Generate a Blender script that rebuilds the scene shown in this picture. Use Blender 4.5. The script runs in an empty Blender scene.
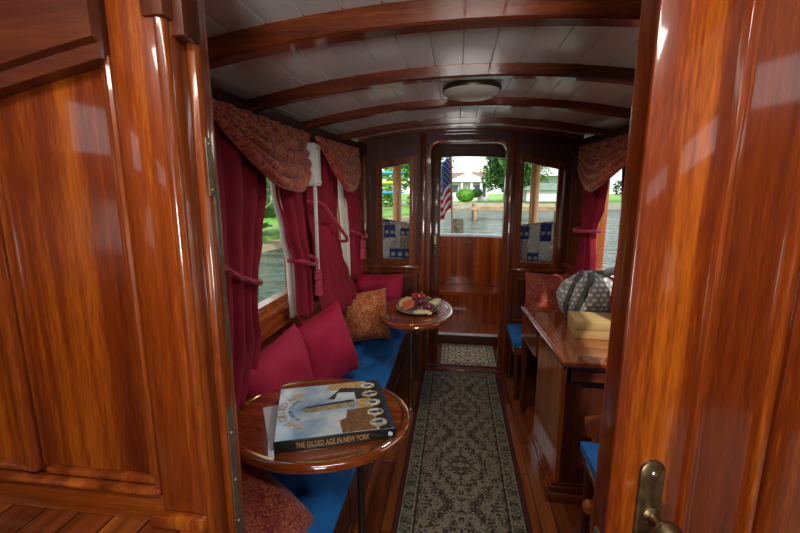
import bpy, bmesh, math, random
from mathutils import Vector, Matrix, noise
R = random.Random(7)
PI = math.pi
sc = bpy.context.scene
COL = sc.collection

# ---------------------------------------------------------------- camera
F = 412.0
TH = math.atan(76.5 / F)
PS = math.atan(57 * math.cos(TH) / F)
H = 1.5
fw = Vector((-math.sin(PS) * math.cos(TH), math.cos(PS) * math.cos(TH), -math.sin(TH)))
rt = Vector((math.cos(PS), math.sin(PS), 0))
up = rt.cross(fw)
cd = bpy.data.cameras.new('camera')
cam = bpy.data.objects.new('camera', cd)
COL.objects.link(cam)
cam.matrix_world = Matrix(((rt.x, up.x, -fw.x, 0), (rt.y, up.y, -fw.y, 0), (rt.z, up.z, -fw.z, H), (0, 0, 0, 1)))
cd.sensor_width = 36
cd.lens = F / 800 * 36
cd.clip_start = 0.02
cd.clip_end = 600
sc.camera = cam

# ---------------------------------------------------------------- materials
def mat(name):
    m = bpy.data.materials.new(name)
    m.use_nodes = True
    return m, m.node_tree, m.node_tree.nodes['Principled BSDF']

def N(t, typ, **kw):
    n = t.nodes.new(typ)
    for k, v in kw.items():
        if hasattr(n, k):
            setattr(n, k, v)
        else:
            n.inputs[k].default_value = v
    return n

def ramp(t, fac, stops, interp='LINEAR'):
    n = t.nodes.new('ShaderNodeValToRGB')
    n.color_ramp.interpolation = interp
    e = n.color_ramp.elements
    while len(e) < len(stops):
        e.new(0.5)
    for el, (p, c) in zip(e, stops):
        el.position = p
        el.color = (*c, 1) if len(c) == 3 else c
    t.links.new(fac, n.inputs[0])
    return n.outputs[0]

def mapping(t, scale=(1, 1, 1), loc=(0, 0, 0), rot=(0, 0, 0)):
    tc = t.nodes.new('ShaderNodeTexCoord')
    mp = t.nodes.new('ShaderNodeMapping')
    mp.inputs['Scale'].default_value = scale
    mp.inputs['Location'].default_value = loc
    mp.inputs['Rotation'].default_value = rot
    t.links.new(tc.outputs['Object'], mp.inputs[0])
    return mp.outputs[0]

def math_(t, op, a, b=None, c=None):
    n = t.nodes.new('ShaderNodeMath')
    n.operation = op
    for i, v in enumerate((a, b, c)):
        if v is None:
            continue
        if isinstance(v, (int, float)):
            n.inputs[i].default_value = v
        else:
            t.links.new(v, n.inputs[i])
    return n.outputs[0]

def mixc(t, fac, a, b, mode='MIX'):
    n = t.nodes.new('ShaderNodeMix')
    n.data_type = 'RGBA'
    n.blend_type = mode
    for sock, v in ((n.inputs[0], fac), (n.inputs[6], a), (n.inputs[7], b)):
        if isinstance(v, (int, float)):
            sock.default_value = v
        elif isinstance(v, tuple):
            sock.default_value = (*v, 1)
        else:
            t.links.new(v, sock)
    return n.outputs[2]

def bump(t, b, h, strength=.2, dist=.01):
    n = t.nodes.new('ShaderNodeBump')
    n.inputs['Strength'].default_value = strength
    n.inputs['Distance'].default_value = dist
    t.links.new(h, n.inputs['Height'])
    t.links.new(n.outputs[0], b.inputs['Normal'])

def plain(name, col, rough=.5, metal=0, coat=0, sheen=0, var=.12, scale=14, **kw):
    m, t, b = mat(name)
    v = mapping(t, (scale,) * 3)
    nz = N(t, 'ShaderNodeTexNoise', Scale=1.0, Detail=3.0)
    t.links.new(v, nz.inputs[0])
    c = ramp(t, nz.outputs[0], [(.3, tuple(x * (1 - var) for x in col)), (.7, tuple(min(1, x * (1 + var)) for x in col))])
    t.links.new(c, b.inputs['Base Color'])
    b.inputs['Roughness'].default_value = rough
    b.inputs['Metallic'].default_value = metal
    b.inputs['Coat Weight'].default_value = coat
    b.inputs['Sheen Weight'].default_value = sheen
    for k, x in kw.items():
        b.inputs[k.replace('_', ' ')].default_value = x
    return m

def wood(name, dark, mid, light, axis='z', rough=.3, coat=.8, fig=1.0, off=(0, 0, 0)):
    m, t, b = mat(name)
    long, cross = .8, 26.0
    s = [cross * fig] * 3
    s['xyz'.index(axis)] = long
    v = mapping(t, tuple(s), off)
    n1 = N(t, 'ShaderNodeTexNoise', Scale=1.0, Detail=5.0, Roughness=.6, Distortion=.15)
    t.links.new(v, n1.inputs[0])
    s2 = [13.0] * 3
    s2['xyz'.index(axis)] = .3
    v2 = mapping(t, tuple(s2), off)
    n2 = N(t, 'ShaderNodeTexNoise', Scale=1.0, Detail=3.0, Roughness=.5, Distortion=.25)
    t.links.new(v2, n2.inputs[0])
    s3 = [260.0] * 3
    s3['xyz'.index(axis)] = 22.0
    v3 = mapping(t, tuple(s3), off)
    n3 = N(t, 'ShaderNodeTexNoise', Scale=1.0, Detail=2.0, Roughness=.6)
    t.links.new(v3, n3.inputs[0])
    f = math_(t, 'ADD', math_(t, 'MULTIPLY', n1.outputs[0], .55), math_(t, 'MULTIPLY', n2.outputs[0], .45))
    f = math_(t, 'ADD', f, math_(t, 'MULTIPLY', math_(t, 'SUBTRACT', n3.outputs[0], .5), .3))
    c = ramp(t, f, [(.30, dark), (.50, mid), (.70, light)])
    t.links.new(c, b.inputs['Base Color'])
    b.inputs['Roughness'].default_value = rough
    b.inputs['Coat Weight'].default_value = coat
    b.inputs['Coat Roughness'].default_value = .07
    b.inputs['Specular IOR Level'].default_value = .3
    wv = N(t, 'ShaderNodeTexNoise', Scale=3.0, Detail=1.0)
    t.links.new(mapping(t, (1, 1, 1)), wv.inputs[0])
    cb = t.nodes.new('ShaderNodeBump')
    cb.inputs['Strength'].default_value = .06
    cb.inputs['Distance'].default_value = .02
    t.links.new(wv.outputs[0], cb.inputs['Height'])
    t.links.new(cb.outputs[0], b.inputs['Coat Normal'])
    return m

M = {}
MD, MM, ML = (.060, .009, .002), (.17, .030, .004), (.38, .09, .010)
for ax in 'xyz':
    M['mah_' + ax] = wood('mahogany_' + ax, MD, MM, ML, ax)
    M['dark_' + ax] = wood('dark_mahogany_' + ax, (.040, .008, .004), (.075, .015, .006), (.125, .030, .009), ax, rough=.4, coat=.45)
    M['gold_' + ax] = wood('golden_mahogany_' + ax, (.15, .024, .003), (.36, .072, .005), (.64, .20, .012), ax)
    M['red_' + ax] = wood('red_mahogany_' + ax, (.11, .012, .002), (.30, .045, .004), (.60, .15, .008), ax)
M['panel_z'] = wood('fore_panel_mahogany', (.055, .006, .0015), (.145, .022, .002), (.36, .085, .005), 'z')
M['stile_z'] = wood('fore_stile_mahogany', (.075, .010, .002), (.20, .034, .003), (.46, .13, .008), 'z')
M['rail_x'] = wood('fore_rail_mahogany', (.08, .012, .002), (.20, .040, .004), (.38, .10, .009), 'x')
M['brass'] = plain('aged_brass', (.22, .16, .085), .38, metal=1, var=.35, scale=60)
M['brass_bright'] = plain('bright_brass', (.75, .55, .22), .2, metal=1)
M['iron'] = plain('dark_bronze', (.10, .075, .05), .4, metal=.9)
M['alu'] = plain('tarnished_strip', (.20, .17, .12), .45, metal=.7, var=.4, scale=40)
M['white'] = plain('white_plastic', (.72, .74, .72), .4)
M['white_paint'] = plain('white_paint', (.8, .8, .78), .45)
M['velvet'] = plain('crimson_velvet', (.25, .001, .020), .85, sheen=.08, var=.18, scale=7)
M['velvet'].node_tree.nodes['Principled BSDF'].inputs['Sheen Tint'].default_value = (.9, .1, .2, 1)
M['cord'] = plain('crimson_cord', (.40, .008, .05), .6, sheen=.3)
M['magenta'] = plain('magenta_satin', (.42, .001, .045), .75, sheen=.04, var=.15, scale=9)
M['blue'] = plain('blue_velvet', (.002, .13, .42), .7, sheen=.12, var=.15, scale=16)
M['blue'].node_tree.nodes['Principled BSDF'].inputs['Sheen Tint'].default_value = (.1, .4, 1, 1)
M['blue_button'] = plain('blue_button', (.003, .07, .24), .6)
M['sheer'] = plain('cream_lining', (.80, .78, .68), .8, var=.05)
M['black'] = plain('black_board', (.012, .012, .013), .35, coat=.3)
M['paper'] = plain('white_paper', (.70, .72, .78), .6, var=.03)
M['card'] = plain('gold_card', (.50, .33, .13), .5, var=.08)
M['strap'] = plain('dark_strap', (.07, .065, .055), .7, scale=80)
M['lampglass'] = plain('opal_glass', (.62, .60, .55), .25, var=.05)
M['gold_ink'] = plain('gold_ink', (.62, .36, .12), .4)
M['navy'] = plain('navy_cloth', (.015, .05, .20), .7)
M['pearl'] = plain('white_dot', (.85, .85, .80), .6)
M['steel'] = plain('screw_metal', (.6, .58, .5), .3, metal=1)
M['grape'] = plain('grape_skin', (.16, .012, .03), .25, coat=.5, var=.4, scale=60)
M['berry'] = plain('red_berry', (.55, .02, .015), .3, coat=.3)
M['salami'] = plain('sliced_ham', (.62, .13, .07), .5, var=.3, scale=60)
M['cheese'] = plain('pale_cheese', (.80, .70, .38), .5, var=.06)
M['cracker'] = plain('toasted_cracker', (.68, .42, .15), .7, var=.25, scale=50)
M['leaf'] = plain('leaf_green', (.055, .15, .022), .5, var=.5, scale=1.2)
M['leaf_dark'] = plain('dark_leaf', (.035, .10, .015), .5, var=.5, scale=1.2)
M['leaf_bright'] = plain('bright_leaf', (.10, .30, .02), .5, var=.4, scale=2)
M['grass'] = plain('lawn', (.16, .30, .05), .9, var=.3, scale=.8)
M['sand'] = plain('sandy_bank', (.38, .31, .19), .9, var=.2, scale=.7)
M['bark'] = plain('bark', (.22, .16, .10), .9, var=.4, scale=8)
M['stucco'] = plain('white_stucco', (.72, .74, .73), .8, var=.04, scale=2)
M['tile'] = plain('brown_roof', (.20, .13, .10), .8, var=.3, scale=5)
M['winglass'] = plain('dark_window', (.05, .07, .08), .1)
M['dockwood'] = plain('weathered_dock', (.34, .23, .12), .8, var=.3, scale=3)
M['piling'] = plain('mossy_piling', (.06, .05, .03), .9, var=.6, scale=14)
M['conc'] = plain('seawall_concrete', (.38, .36, .30), .9, var=.15, scale=1.5)
M['kblue'] = plain('kayak_blue', (.03, .30, .52), .4)
M['kyellow'] = plain('kayak_yellow', (.85, .62, .06), .4)
M['orangewood'] = wood('orange_varnished_wood', (.35, .10, .02), (.52, .18, .035), (.70, .30, .07), 'z')
M['hull'] = plain('cream_hull_paint', (.70, .66, .55), .35)
M['greenhull'] = plain('green_boat_cover', (.16, .22, .17), .6, var=.25, scale=3)

def paisley(name, a, b_, c_, scale=14):
    m, t, b = mat(name)
    v = mapping(t, (scale,) * 3)
    nz = N(t, 'ShaderNodeTexNoise', Scale=.9, Detail=1.0)
    t.links.new(v, nz.inputs[0])
    vm = t.nodes.new('ShaderNodeVectorMath'); vm.operation = 'SCALE'; vm.inputs[3].default_value = 2.2
    t.links.new(nz.outputs['Color'], vm.inputs[0])
    va = t.nodes.new('ShaderNodeVectorMath'); va.operation = 'ADD'
    t.links.new(v, va.inputs[0]); t.links.new(vm.outputs[0], va.inputs[1])
    vo = N(t, 'ShaderNodeTexVoronoi', Scale=1.0)
    t.links.new(va.outputs[0], vo.inputs['Vector'])
    rings = math_(t, 'SINE', math_(t, 'MULTIPLY', vo.outputs['Distance'], 17.0))
    f = math_(t, 'MULTIPLY_ADD', rings, .5, .5)
    c1 = ramp(t, f, [(.35, a), (.62, b_)])
    sel = N(t, 'ShaderNodeTexNoise', Scale=.55, Detail=2.0)
    t.links.new(v, sel.inputs[0])
    fac = ramp(t, sel.outputs[0], [(.45, (0, 0, 0)), (.6, (1, 1, 1))])
    c2 = mixc(t, fac, c1, c_)
    c3 = mixc(t, .55, c1, c2)
    t.links.new(c3, b.inputs['Base Color'])
    b.inputs['Roughness'].default_value = .6
    b.inputs['Sheen Weight'].default_value = .2
    bump(t, b, f, .25, .004)
    return m
M['paisley_red'] = paisley('red_paisley', (.24, .010, .010), (.50, .13, .05), (.32, .02, .02), 32)
M['paisley_valance'] = paisley('valance_paisley', (.26, .010, .008), (.60, .17, .045), (.34, .016, .02), 19)
M['paisley_orange'] = paisley('orange_paisley', (.42, .055, .015), (.62, .26, .07), (.50, .09, .02), 20)

# floor boards along y
m, t, b = mat('floor_planks')
tc = t.nodes.new('ShaderNodeTexCoord')
sx = t.nodes.new('ShaderNodeSeparateXYZ'); t.links.new(tc.outputs['Object'], sx.inputs[0])
cx_ = t.nodes.new('ShaderNodeCombineXYZ')
t.links.new(sx.outputs['Y'], cx_.inputs[0]); t.links.new(sx.outputs['X'], cx_.inputs[1])
br = N(t, 'ShaderNodeTexBrick', Scale=1.0)
br.offset = .37
br.inputs['Color1'].default_value = (.13, .025, .006, 1)
br.inputs['Color2'].default_value = (.34, .095, .018, 1)
br.inputs['Mortar'].default_value = (.02, .008, .004, 1)
br.inputs['Mortar Size'].default_value = .0025
br.inputs['Brick Width'].default_value = .75
br.inputs['Row Height'].default_value = .072
t.links.new(cx_.outputs[0], br.inputs['Vector'])
nz = N(t, 'ShaderNodeTexNoise', Scale=1.0, Detail=5.0, Distortion=.5)
t.links.new(mapping(t, (35, 2, 35)), nz.inputs[0])
g = ramp(t, nz.outputs[0], [(.3, (.5, .45, .4)), (.7, (1.35, 1.3, 1.2))])
t.links.new(mixc(t, 1.0, br.outputs[0], g, 'MULTIPLY'), b.inputs['Base Color'])
b.inputs['Roughness'].default_value = .3
b.inputs['Coat Weight'].default_value = .7
b.inputs['Coat Roughness'].default_value = .1
M['floor'] = m

# ceiling paint
m, t, b = mat('ceiling_paint')
nz = N(t, 'ShaderNodeTexNoise', Scale=1.0, Detail=2.0)
t.links.new(mapping(t, (9, .8, 9)), nz.inputs[0])
t.links.new(ramp(t, nz.outputs[0], [(.3, (.78, .81, .80)), (.7, (.86, .88, .87))]), b.inputs['Base Color'])
b.inputs['Roughness'].default_value = .28
b.inputs['Coat Weight'].default_value = .3
b.inputs['Coat Roughness'].default_value = .15
M['ceiling'] = m

# thin glass
m = bpy.data.materials.new('window_glass'); m.use_nodes = True
t = m.node_tree; t.nodes.clear()
o = t.nodes.new('ShaderNodeOutputMaterial'); tr = t.nodes.new('ShaderNodeBsdfTransparent'); gl = t.nodes.new('ShaderNodeBsdfGlossy')
gl.inputs['Roughness'].default_value = .02; tr.inputs[0].default_value = (.94, .96, .94, 1)
mx = t.nodes.new('ShaderNodeMixShader'); lw = t.nodes.new('ShaderNodeLayerWeight'); lw.inputs['Blend'].default_value = .5
fz = math_(t, 'MULTIPLY_ADD', math_(t, 'POWER', lw.outputs['Facing'], 5.0), .9, .04)
t.links.new(fz, mx.inputs[0]); t.links.new(tr.outputs[0], mx.inputs[1]); t.links.new(gl.outputs[0], mx.inputs[2]); t.links.new(mx.outputs[0], o.inputs[0])
M['glass'] = m
def cloth_glow(name, col, var, scale):
    m = plain(name, col, .8, var=var, scale=scale)
    t = m.node_tree; b = t.nodes['Principled BSDF']; o = [n for n in t.nodes if n.type == 'OUTPUT_MATERIAL'][0]
    tl = t.nodes.new('ShaderNodeBsdfTranslucent'); mx = t.nodes.new('ShaderNodeMixShader'); mx.inputs[0].default_value = .6
    t.links.new(b.inputs['Base Color'].links[0].from_socket, tl.inputs[0])
    t.links.new(b.outputs[0], mx.inputs[1]); t.links.new(tl.outputs[0], mx.inputs[2]); t.links.new(mx.outputs[0], o.inputs[0])
    return m

# water
m, t, b = mat('canal_water')
nz = N(t, 'ShaderNodeTexNoise', Scale=1.0, Detail=4.0, Distortion=.4)
t.links.new(mapping(t, (.8, 1.9, 1)), nz.inputs[0])
t.links.new(ramp(t, nz.outputs[0], [(.35, (.015, .045, .03)), (.65, (.07, .11, .08))]), b.inputs['Base Color'])
b.inputs['Roughness'].default_value = .12
bump(t, b, nz.outputs[0], 1.0, .8)
M['water'] = m

# rugs: ornamental pattern built from mirrored coordinates
def rug_mat(name, w, l, pale, dark, warm, edge, unit=.30, big=1.0):
    m, t, b = mat(name)
    tc = t.nodes.new('ShaderNodeTexCoord')
    s = t.nodes.new('ShaderNodeSeparateXYZ'); t.links.new(tc.outputs['Object'], s.inputs[0])
    ax = math_(t, 'ABSOLUTE', s.outputs['X'])
    ay = math_(t, 'ABSOLUTE', s.outputs['Y'])
    py = math_(t, 'PINGPONG', s.outputs['Y'], unit)
    cb = t.nodes.new('ShaderNodeCombineXYZ'); t.links.new(ax, cb.inputs[0]); t.links.new(py, cb.inputs[1])
    # warped field
    n0 = N(t, 'ShaderNodeTexNoise', Scale=9.0 * big, Detail=2.0, Distortion=1.5)
    t.links.new(cb.outputs[0], n0.inputs[0])
    n1 = N(t, 'ShaderNodeTexNoise', Scale=38.0 * big, Detail=3.0, Distortion=2.5)
    t.links.new(cb.outputs[0], n1.inputs[0])
    vo = N(t, 'ShaderNodeTexVoronoi', Scale=15.0 * big); t.links.new(cb.outputs[0], vo.inputs['Vector'])
    # medallions: diamond distance
    dd = math_(t, 'ADD', math_(t, 'MULTIPLY', ax, 1.5), py)
    med = math_(t, 'SINE', math_(t, 'MULTIPLY_ADD', n0.outputs[0], 3.0, math_(t, 'MULTIPLY', dd, 2 * PI / (unit * .5))))
    ringv = math_(t, 'SINE', math_(t, 'MULTIPLY', vo.outputs['Distance'], 26.0))
    f = math_(t, 'ADD', math_(t, 'MULTIPLY', med, .15), math_(t, 'MULTIPLY', ringv, .16))
    f = math_(t, 'ADD', f, math_(t, 'MULTIPLY_ADD', n1.outputs[0], 2.4, -.72))
    c = ramp(t, f, [(.25, dark), (.42, warm), (.58, pale), (.85, tuple(x * .75 for x in pale))])
    # border
    b1 = math_(t, 'SUBTRACT', w / 2, ax)
    b2 = math_(t, 'SUBTRACT', l / 2, ay)
    d = math_(t, 'MINIMUM', b1, b2)
    nb = N(t, 'ShaderNodeTexNoise', Scale=48.0 * big, Detail=1.5, Distortion=2.0)
    t.links.new(cb.outputs[0], nb.inputs[0])
    cbord = ramp(t, nb.outputs[0], [(.42, (.02, .018, .015)), (.5, (.10, .10, .06)), (.58, pale)])
    inb = math_(t, 'LESS_THAN', d, w * .15)
    c = mixc(t, inb, c, cbord)
    for lo, hi, colr in ((w * .15, w * .163, (.02, .015, .012)), (w * .135, w * .142, pale), (w * .045, w * .052, pale), (w * .03, w * .045, (.03, .02, .02)), (-1, w * .03, edge)):
        k = math_(t, 'MULTIPLY', math_(t, 'GREATER_THAN', d, lo), math_(t, 'LESS_THAN', d, hi))
        c = mixc(t, k, c, colr)
    t.links.new(c, b.inputs['Base Color'])
    b.inputs['Roughness'].default_value = .95
    nf = N(t, 'ShaderNodeTexNoise', Scale=900.0, Detail=1.0); t.links.new(tc.outputs['Object'], nf.inputs[0])
    bump(t, b, nf.outputs[0], .4, .003)
    return m
M['rug'] = rug_mat('runner_rug_pattern', .625, 2.45, (.30, .25, .17), (.035, .022, .018), (.12, .075, .055), (.13, .012, .016))
M['mat'] = rug_mat('doorway_mat_pattern', .52, .53, (.80, .68, .46), (.10, .05, .03), (.50, .30, .18), (.28, .03, .03), unit=.2)

# polka dots
m, t, b = mat('polka_dot_cloth')
tc = t.nodes.new('ShaderNodeTexCoord')
mp = N(t, 'ShaderNodeMapping'); mp.inputs['Scale'].default_value = (34, 34, 34); t.links.new(tc.outputs['UV'], mp.inputs[0])
s = t.nodes.new('ShaderNodeSeparateXYZ'); t.links.new(mp.outputs[0], s.inputs[0])
row = math_(t, 'FLOOR', s.outputs['Y'])
fx = math_(t, 'SUBTRACT', math_(t, 'FRACT', math_(t, 'MULTIPLY_ADD', math_(t, 'MODULO', row, 2.0), .5, s.outputs['X'])), .5)
fy = math_(t, 'SUBTRACT', math_(t, 'FRACT', s.outputs['Y']), .5)
dist = math_(t, 'SQRT', math_(t, 'ADD', math_(t, 'MULTIPLY', fx, fx), math_(t, 'MULTIPLY', fy, fy)))
k = math_(t, 'LESS_THAN', dist, .28)
t.links.new(mixc(t, k, (.27, .26, .25), (.70, .70, .68)), b.inputs['Base Color'])
b.inputs['Roughness'].default_value = .8
M['dots'] = m

# ---------------------------------------------------------------- geometry helpers
class G:
    def __init__(s):
        s.bm = bmesh.new()
    def box(s, x0, x1, y0, y1, z0, z1, bev=0, rot=None, pivot=None):
        r = bmesh.ops.create_cube(s.bm, size=1)
        vs = r['verts']
        c = Vector(((x0 + x1) / 2, (y0 + y1) / 2, (z0 + z1) / 2))
        for v in vs:
            v.co = Vector((v.co.x * abs(x1 - x0), v.co.y * abs(y1 - y0), v.co.z * abs(z1 - z0)))
        if bev:
            es = list({e for v in vs for e in v.link_edges})
            q = bmesh.ops.bevel(s.bm, geom=es, offset=bev, segments=2, affect='EDGES', profile=.5)
            vs = list({v for f in q['faces'] for v in f.verts} | {v for v in vs if v.is_valid})
        for v in vs:
            v.co += c
        if rot is not None:
            p = Vector(pivot) if pivot is not None else c
            for v in vs:
                v.co = p + rot @ (v.co - p)
        return s
    def grid(s, pts, closeu=False, closev=False, uv=None):
        nu, nv = len(pts), len(pts[0])
        V = [[s.bm.verts.new(p) for p in row] for row in pts]
        lay = s.bm.loops.layers.uv.verify() if uv else None
        for i in range(nu if closeu else nu - 1):
            for j in range(nv if closev else nv - 1):
                a, b_, c, d = V[i][j], V[(i + 1) % nu][j], V[(i + 1) % nu][(j + 1) % nv], V[i][(j + 1) % nv]
                try:
                    f = s.bm.faces.new((a, b_, c, d))
                    if uv:
                        for lp, (ii, jj) in zip(f.loops, ((i, j), (i + 1, j), (i + 1, j + 1), (i, j + 1))):
                            lp[lay].uv = uv(ii, jj)
                except ValueError:
                    pass
        return V
    def tube(s, pts, r, n=8, closed=False, caps=True, sq=None, upv=(0, 0, 1)):
        pts = [Vector(p) for p in pts]
        rows = []
        L = len(pts)
        prev = None
        for i, p in enumerate(pts):
            if closed:
                d = pts[(i + 1) % L] - pts[i - 1]
            else:
                d = pts[min(i + 1, L - 1)] - pts[max(i - 1, 0)]
            d.normalize()
            u = Vector(upv)
            if abs(d.dot(u)) > .95:
                u = Vector((1, 0, 0)) if abs(d.x) < .9 else Vector((0, 1, 0))
            if prev is not None:
                u = prev
            a = (u - d * u.dot(d)).normalized()
            prev = a
            b_ = d.cross(a)
            rr = r[i] if isinstance(r, (list, tuple)) else r
            if sq:
                w, h = sq
                rows.append([p + b_ * x * w + a * y * h for x, y in ((-.5, -.5), (.5, -.5), (.5, .5), (-.5, .5))])
            else:
                rows.append([p + a * math.cos(2 * PI * k / n) * rr + b_ * math.sin(2 * PI * k / n) * rr for k in range(n)])
        V = s.grid(rows, closeu=closed, closev=True)
        if caps and not closed:
            for row in (V[0], V[-1]):
                try:
                    s.bm.faces.new(row)
                except ValueError:
                    pass
        return s
    def lathe(s, prof, c, n=32, sx=1, sy=1, axis='z', cap=True):
        rows = []
        for r, z in prof:
            row = []
            for k in range(n):
                a = 2 * PI * k / n
                p = Vector((r * math.cos(a) * sx, r * math.sin(a) * sy, z))
                if axis == 'y':
                    p = Vector((p.x, p.z, p.y))
                elif axis == 'x':
                    p = Vector((p.z, p.x, p.y))
                row.append(p + Vector(c))
            rows.append(row)
        V = s.grid(rows, closev=True)
        for (r, z), row in ((prof[0], V[0]), (prof[-1], V[-1])):
            if r > 1e-5:
                if not cap:
                    continue
                try:
                    s.bm.faces.new(row)
                except ValueError:
                    pass
            else:
                bmesh.ops.remove_doubles(s.bm, verts=row, dist=1e-5)
        return s
    def ball(s, c, r, seg=10, sc3=(1, 1, 1)):
        q = bmesh.ops.create_uvsphere(s.bm, u_segments=seg, v_segments=max(5, seg // 2 + 1), radius=1)
        for v in q['verts']:
            v.co = Vector((v.co.x * r * sc3[0], v.co.y * r * sc3[1], v.co.z * r * sc3[2])) + Vector(c)
        return s
    def prism(s, poly, z0, z1):
        a = [s.bm.verts.new((x, y, z0)) for x, y in poly]
        b_ = [s.bm.verts.new((x, y, z1)) for x, y in poly]
        s.bm.faces.new(a[::-1]); s.bm.faces.new(b_)
        n = len(poly)
        for i in range(n):
            s.bm.faces.new((a[i], a[(i + 1) % n], b_[(i + 1) % n], b_[i]))
        return s
    def xform(s, mtx):
        bmesh.ops.transform(s.bm, matrix=mtx, verts=s.bm.verts)
        return s

def obj(name, g, m, parent=None, sharp=40, solid=0, kind=None, label=None):
    """link ONE mesh; vertices are given in world space and stored local to the parent (or to their own base)"""
    bm = g.bm if isinstance(g, G) else g
    bmesh.ops.recalc_face_normals(bm, faces=bm.faces)
    if parent is not None:
        org = Vector(parent.get('_o', (0, 0, 0)))
    else:
        xs = [v.co for v in bm.verts]
        mn = [min(v[i] for v in xs) for i in range(3)]; mxx = [max(v[i] for v in xs) for i in range(3)]
        org = Vector(((mn[0] + mxx[0]) / 2, (mn[1] + mxx[1]) / 2, mn[2]))
    for v in bm.verts:
        v.co -= org
    me = bpy.data.meshes.new(name)
    bm.to_mesh(me); bm.free()
    for p in me.polygons:
        p.use_smooth = True
    me.set_sharp_from_angle(angle=math.radians(sharp))
    o = bpy.data.objects.new(name, me)
    COL.objects.link(o)
    for q in (m if isinstance(m, (list, tuple)) else [m]):
        me.materials.append(M[q] if isinstance(q, str) else q)
    if parent is None:
        o.location = org
    else:
        o.parent = parent
    o['_o'] = tuple(org)
    if solid:
        md = o.modifiers.new('thickness', 'SOLIDIFY'); md.thickness = solid; md.offset = 0
    if kind:
        o['kind'] = kind
    if label:
        o['label'] = label
    return o

def tag(o, label, cat, group=None, kind=None):
    o['label'] = label; o['category'] = cat
    if group:
        o['group'] = group
    if kind:
        o['kind'] = kind
    return o

def thing(name, label, cat, loc, group=None):
    o = bpy.data.objects.new(name, None)
    COL.objects.link(o)
    o.location = loc; o['_o'] = tuple(loc)
    o.empty_display_size = .05
    return tag(o, label, cat, group)

def struct(name, g, m, parent=None, **kw):
    return obj(name, g, m, parent, kind='structure' if parent is None else None, **kw)

def copy_tree(o, dloc, label=None):
    c = o.copy(); COL.objects.link(c)
    c.location = Vector(o.location) + Vector(dloc)
    if label:
        c['label'] = label
    for ch in list(o.children):
        k = ch.copy(); COL.objects.link(k); k.parent = c
        for g2 in list(ch.children):
            q = g2.copy(); COL.objects.link(q); q.parent = k
    return c

def curve_plate(splines, thick, plane, at):
    """flat plate with holes. splines: lists of (u,v). plane 'xz' (thickness along y, front face at y=at)"""
    cu = bpy.data.curves.new('tmp', 'CURVE'); cu.dimensions = '2D'; cu.fill_mode = 'BOTH'; cu.extrude = thick / 2
    for sp in splines:
        s = cu.splines.new('POLY'); s.points.add(len(sp) - 1)
        for p, (u, v) in zip(s.points, sp):
            p.co = (u, v, 0, 1)
        s.use_cyclic_u = True
    ob = bpy.data.objects.new('tmp', cu)
    COL.objects.link(ob)
    bpy.context.view_layer.update()
    me = bpy.data.meshes.new_from_object(ob.evaluated_get(bpy.context.evaluated_depsgraph_get()))
    g = G(); g.bm.from_mesh(me)
    bpy.data.objects.remove(ob); bpy.data.curves.remove(cu); bpy.data.meshes.remove(me)
    for v in g.bm.verts:
        x, y, z = v.co
        if plane == 'xz':
            v.co = (x, at + thick / 2 - z, y)
    bmesh.ops.remove_doubles(g.bm, verts=g.bm.verts, dist=1e-5)
    return g

def text_bm(s, size, mtx, thick=.0006, bm=None):
    cu = bpy.data.curves.new('tmp', 'FONT'); cu.body = s; cu.size = size; cu.extrude = thick
    cu.resolution_u = 3
    ob = bpy.data.objects.new('tmp', cu); COL.objects.link(ob)
    bpy.context.view_layer.update()
    me = bpy.data.meshes.new_from_object(ob.evaluated_get(bpy.context.evaluated_depsgraph_get()))
    w = max((v.co.x for v in me.vertices), default=size * .3)
    me.transform(mtx)
    g = bm or G(); g.bm.from_mesh(me)
    bpy.data.objects.remove(ob); bpy.data.curves.remove(cu); bpy.data.meshes.remove(me)
    return g, w

def rounded(x0, x1, z0, z1, r, top_only=True, n=8):
    p = [(x0, z0), (x1, z0)]
    for k in range(n + 1):
        a = k / n * PI / 2
        p.append((x1 - r + r * math.cos(a), z1 - r + r * math.sin(a)))
    for k in range(n + 1):
        a = PI / 2 + k / n * PI / 2
        p.append((x0 + r + r * math.cos(a), z1 - r + r * math.sin(a)))
    return p

CX = .06
def hw(y):
    return .935 - .036 * max(0, y - 1.4) ** 2
def XL(y): return CX - hw(y)
def XR(y): return CX + hw(y)
def zc(x): return 1.965 - .125 * (x - CX) ** 2
YB = 3.29
YF = .60
# ================================================================ SETTING: cabin shell
def strip_wall(g, side, y0, y1, z0, z1, t=.05, inset=0, n=None):
    """vertical strip of the curved cabin side; thickness t goes outward"""
    n = n or max(1, int((y1 - y0) / .15))
    X = XL if side < 0 else XR
    rows = []
    for i in range(n + 1):
        y = y0 + (y1 - y0) * i / n
        x = X(y) - side * inset
        rows.append([Vector((x, y, z0)), Vector((x, y, z1)), Vector((x + side * t, y, z1)), Vector((x + side * t, y, z0))])
    V = g.grid(rows, closev=True)
    g.bm.faces.new(V[0]); g.bm.faces.new(V[-1])
    return g

# floor
g = G(); g.box(-.95, 1.06, .62, 4.02, -.05, 0)
struct('floor', g, 'floor')
# ceiling with grooved planks
g = G()
rows = []
npl = 19; w0 = 2 * .965 / npl
for y in [.62 + i * .1 for i in range(28)]:
    row = []
    for k in range(npl):
        xa = CX - .965 + k * w0
        for dx, dz in ((.0, .009), (.0055, 0), (w0 * .5, 0), (w0 - .0055, 0)):
            row.append(Vector((xa + dx, y, zc(xa + dx) + dz)))
    row.append(Vector((CX + .965, y, zc(CX + .965))))
    rows.append(row)
g.grid(rows)
struct('ceiling', g, 'ceiling', solid=.012, sharp=20)

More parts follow.
